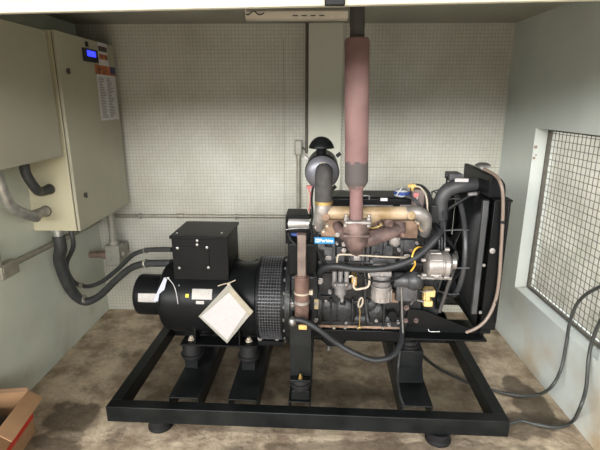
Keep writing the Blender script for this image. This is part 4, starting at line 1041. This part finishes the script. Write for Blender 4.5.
slab(fold, .006, .009, 'pouch_flap', mat('yellowed_plastic', (.28, .25, .19), .4, 0, .2, 10), pou)
o = MB().tube([GW(218, 286, pq-.005), GW(224, 284, pq-.01), GW(229, 283, pq-.012), GW(235.5, 280, pq-.008)], .003, 6).sphere(cn[0]+dirn*.006, .009, (1, .6, 1), 8).build('tie_string', CREAM, pou); o.location = -pou.location
# paper tag on string at the end cover
tg = .30
c4 = [GW(px, py, ly) for (px, py, ly) in ((164, 277.5, .30), (167, 279.5, .30), (161, 302, .285), (153, 301, .28))]
pt = thing('paper_tag', 'narrow white paper tag tied by string to alternator end cover', 'tag', c4[2])
dirn = Vector((0, -1, 0))
o = slab(c4, .003, 0, 'paper_strip', mat('tag_paper', (.40, .42, .50), .7, 0, .05), pt)
o = MB().tube([GW(165, 277.8, .295), GW(168, 278.5, .29), GW(173, 284, .275), GW(176, 292, .262), GW(178, 304, .258)], .0016, 6).sphere(GW(168.3, 278, .29), .006, (1, 1, 1), 8).build('tie_string', STICK, pt); o.location = -pt.location

# power cables from the cabinet gland to the terminal box
tx0 = GM @ Vector((bx0, .44, g(173, 265, .40).z))
def WYt(px, py, Y): return WY(px, py, Y)
cable1 = [(gp.x, gp.y, CZ0-.043), (gp.x, gp.y+.005, CZ0-.12), WYt(60, 262, 2.57), WYt(69.5, 287, 2.61), WYt(83, 301, 2.66), WYt(98, 297, 2.66), WYt(115, 281, 2.62), WYt(131, 268, 2.54), WYt(145, 263.8, 2.45), WYt(160, 263.2, 2.40), WYt(171.5, 263, 2.37)]
pc1 = thing('power_cable', 'thick black cable, lower of two from tall cabinet to generator terminal box', 'cable', cable1[4])
o = MB().tube(cable1, .021, 14, smooth=8, rr=[.034, .036, .036, .034, .028, .023, .021, .021, .021, .021, .021]).build('cable_sheath', CABLE, pc1); o.location = -pc1.location
for px, py, Y in ((82, 300, 2.66), (144.5, 264, 2.45)):
    p = WYt(px, py, Y); q = WYt(px+3.5, py-1.2, Y)
    o = MB().cyl(p, q, .026 if px > 100 else .0285, n=14).build('cable_tie', CONDUIT, pc1, label='grey tape band'); o.location = -pc1.location
cable2 = [(gp.x+.048, gp.y+.05, CZ0-.001), (gp.x+.05, gp.y+.055, CZ0-.12), WYt(66.5, 265, 2.72), WYt(73, 281, 2.76), WYt(86, 286.5, 2.76), WYt(101, 282, 2.74), WYt(118, 269, 2.68), WYt(132, 255.5, 2.58), WYt(146, 250.3, 2.48), WYt(160, 249.5, 2.43), WYt(172, 249.5, 2.39)]
pc2 = thing('power_cable', 'thinner black cable, upper of two from tall cabinet to generator terminal box', 'cable', cable2[4])
o = MB().tube(cable2, .014, 12, smooth=8).build('cable_sheath', CABLE, pc2); o.location = -pc2.location
for px, py, Y in ((144, 250.6, 2.49), (80, 285.6, 2.76)):
    p = WYt(px, py, Y); q = WYt(px+3.2, py-.3, Y)
    o = MB().cyl(p, q, .018, n=12).build('cable_tie', CONDUIT, pc2, label='grey tape band'); o.location = -pc2.location
# thin cable from terminal box to engine, on the far side
o = MB().gtube([(236, 258, .55), (243, 262, .5), (252, 262.5, .5), (258, 260, .52)], 1.3, 8).build('control_cable', CABLE, gen)
o = MB().gtube([(236, 259, .57), (244, 264.5, .52), (252, 264.5, .52), (259, 262.5, .54)], 1.0, 8).build('control_cable', CABLE, gen)

# battery cables leaving to the right
def fl(px, py, z=.011): return WZ(px, py, z)
xw = XR-.03
b1 = [fl(416, 350), fl(424, 356.5), fl(430, 362), fl(440, 369), fl(464, 381), fl(487, 388.5), fl(505, 393), fl(523, 396), fl(540, 394), WX(552, 386, XR-.08), WX(561, 369, XR-.03), WX(566, 345, XR-.014), WX(570, 322, XR-.014), WX(577, 304, XR-.016), WX(588, 293, XR-.03), WX(604, 285, XR-.05)]
o = MB().tube(b1, .0085, 10, smooth=8).build('battery_cable', CABLEG)
recenter(tag(o, 'black battery cable from inside the skid, arching higher up the right wall', 'cable'))
b2 = [GM @ Vector((SKW+.013, .12, .011)), fl(520, 421), fl(535, 424), fl(551, 427), fl(563, 426.5), fl(573, 421), WX(580, 408, 1.27), WX(586, 388, XR-.05), WX(588.5, 360, XR-.02), WX(592, 342, XR-.014), WX(600, 322, XR-.02), WX(612, 306, XR-.05)]
o = MB().tube(b2, .0085, 10, smooth=8).build('battery_cable', CABLEG)
recenter(tag(o, 'black battery cable from the skid front right corner, rising at right edge', 'cable'))

# cardboard box in the left foreground corner
bh = .235
R0 = WZ(28.5, 391, bh)                       # far right top corner
ang = math.radians(80)
u = (WZ(0, 428, bh)-R0); u.z = 0; u.normalize()          # along the right side, towards the viewer
v = Vector((u.y, -u.x, 0))                                # along the back side, towards the wall
if v.x > 0: v = -v
LU, LV = .30, .235
crd = thing('cardboard_box', 'open brown cardboard box with red stripe on floor at lower left', 'box', (R0+u*LU/2+v*LV/2).xy.to_3d())
inv = -crd.location
t_ = .004
bx = MB(); ins = .02
def wallq(p, q, zb_=.0, zt_=bh):
    n_ = Vector((q-p)).cross(Vector((0, 0, 1))).normalized()*t_
    a = [Vector((p.x, p.y, zb_)), Vector((q.x, q.y, zb_)), Vector((q.x, q.y, zt_)), Vector((p.x, p.y, zt_))]
    return a, [w+n_ for w in a]
P0 = R0.xy.to_3d(); P1 = P0+u*LU; P2 = P1+v*LV; P3 = P0+v*LV
for (p, q) in ((P0, P1), (P1, P2), (P2, P3), (P3, P0)):
    a, b = wallq(p, q); bx.quadbox(a, b)
bx.quadbox([P0, P1, P2, P3], [w+Vector((0, 0, t_)) for w in (P0, P1, P2, P3)])
o = bx.build('box_carton', CARD, crd); o.location = inv
def flap(p, q, out, drop, ln, m2=CARD):
    d = (out*math.cos(drop)+Vector((0, 0, -math.sin(drop))))*ln
    a = [Vector((p.x, p.y, bh)), Vector((q.x, q.y, bh)), Vector((q.x, q.y, bh))+d, Vector((p.x, p.y, bh))+d]
    n_ = (a[1]-a[0]).cross(a[3]-a[0]).normalized()*t_
    o = MB().quadbox(a, [w+n_ for w in a]).build('box_flap', m2, crd); o.location = inv
flap(P0, P1, -v, math.radians(38), .075)
flap(P3, P0, -u, math.radians(-80), .02, CARDI)
flap(P2, P3, v, math.radians(70), .10)
# red stripe on the right side
e = -v*.0015
sA = P0+u*.0+Vector((0, 0, .085)); sB = P1+Vector((0, 0, .085))
o = MB().quadbox([sA+e, sB+e, sB+e+Vector((0, 0, .026)), sA+e+Vector((0, 0, .026))], [sA, sB, sB+Vector((0, 0, .026)), sA+Vector((0, 0, .026))]).build('red_stripe', RED, crd, label='red printed stripe'); o.location = inv
bc_ = P0+u*.12+v*.13
bm2 = MB().sphere(Vector((bc_.x, bc_.y, .10)), 1, (.075, .09, .085), 24)
for vv in bm2.bm.verts: vv.co += Vector((random.uniform(-1, 1), random.uniform(-1, 1), random.uniform(-1, 1)))*.005
o = bm2.build('plastic_bag', BAG); recenter(tag(o, 'dark crumpled bag lying inside the open cardboard box', 'bag'))

#@@LIGHT
# ------------------------------------------------------------------ daylight and camera
W = bpy.data.worlds.new('World'); C.world = W; W.use_nodes = True
nt = W.node_tree; bg = nt.nodes['Background']
tc = nt.nodes.new('ShaderNodeTexCoord'); sp = nt.nodes.new('ShaderNodeSeparateXYZ'); nt.links.new(tc.outputs['Generated'], sp.inputs[0])
rp = nt.nodes.new('ShaderNodeValToRGB')
E = rp.color_ramp.elements
E[0].position = .5; E[0].color = (.03, .03, .027, 1)
E[1].position = 1.0; E[1].color = (4.6, 4.7, 4.8, 1)
for p_, c_ in ((.545, (.02, .02, .018, 1)), (.575, (1.0, .99, .96, 1)), (.65, (1.0, 1.0, .98, 1)), (.685, (.06, .061, .063, 1)), (.935, (.06, .061, .063, 1)), (.965, (4.6, 4.7, 4.8, 1))):
    q = E.new(p_); q.color = c_
mr = nt.nodes.new('ShaderNodeMapRange'); mr.inputs[1].default_value = -1; mr.inputs[2].default_value = 1
nt.links.new(sp.outputs['Z'], mr.inputs[0]); nt.links.new(mr.outputs[0], rp.inputs[0]); 
dt = nt.nodes.new('ShaderNodeVectorMath'); dt.operation = 'DOT_PRODUCT'; dt.inputs[1].default_value = (-.34, -.94, 0)
nt.links.new(tc.outputs['Generated'], dt.inputs[0])
mxx = nt.nodes.new('ShaderNodeMath'); mxx.operation = 'MAXIMUM'; mxx.inputs[1].default_value = 0; nt.links.new(dt.outputs['Value'], mxx.inputs[0])
pw = nt.nodes.new('ShaderNodeMath'); pw.operation = 'POWER'; pw.inputs[1].default_value = 3.0; nt.links.new(mxx.outputs[0], pw.inputs[0])
az = nt.nodes.new('ShaderNodeMath'); az.operation = 'MULTIPLY_ADD'; az.inputs[1].default_value = 1.35; az.inputs[2].default_value = .2
nt.links.new(pw.outputs[0], az.inputs[0])
vm = nt.nodes.new('ShaderNodeVectorMath'); vm.operation = 'SCALE'; nt.links.new(rp.outputs[0], vm.inputs[0]); nt.links.new(az.outputs[0], vm.inputs['Scale'])
nt.links.new(vm.outputs[0], bg.inputs['Color'])
bg.inputs['Strength'].default_value = 8.2

cam = bpy.data.cameras.new('Camera'); co = bpy.data.objects.new('Camera', cam); COL.objects.link(co)
co.location = CAM; co.rotation_euler = (PI/2-TH, 0, YAW)
cam.sensor_fit = 'HORIZONTAL'; cam.sensor_width = 36; cam.lens = F*36/600; cam.clip_start = .02
C.camera = co
C.view_settings.view_transform = 'Standard'; C.view_settings.look = 'None'; C.view_settings.gamma = 1; C.view_settings.use_curve_mapping = False
C.view_settings.exposure = 1.0
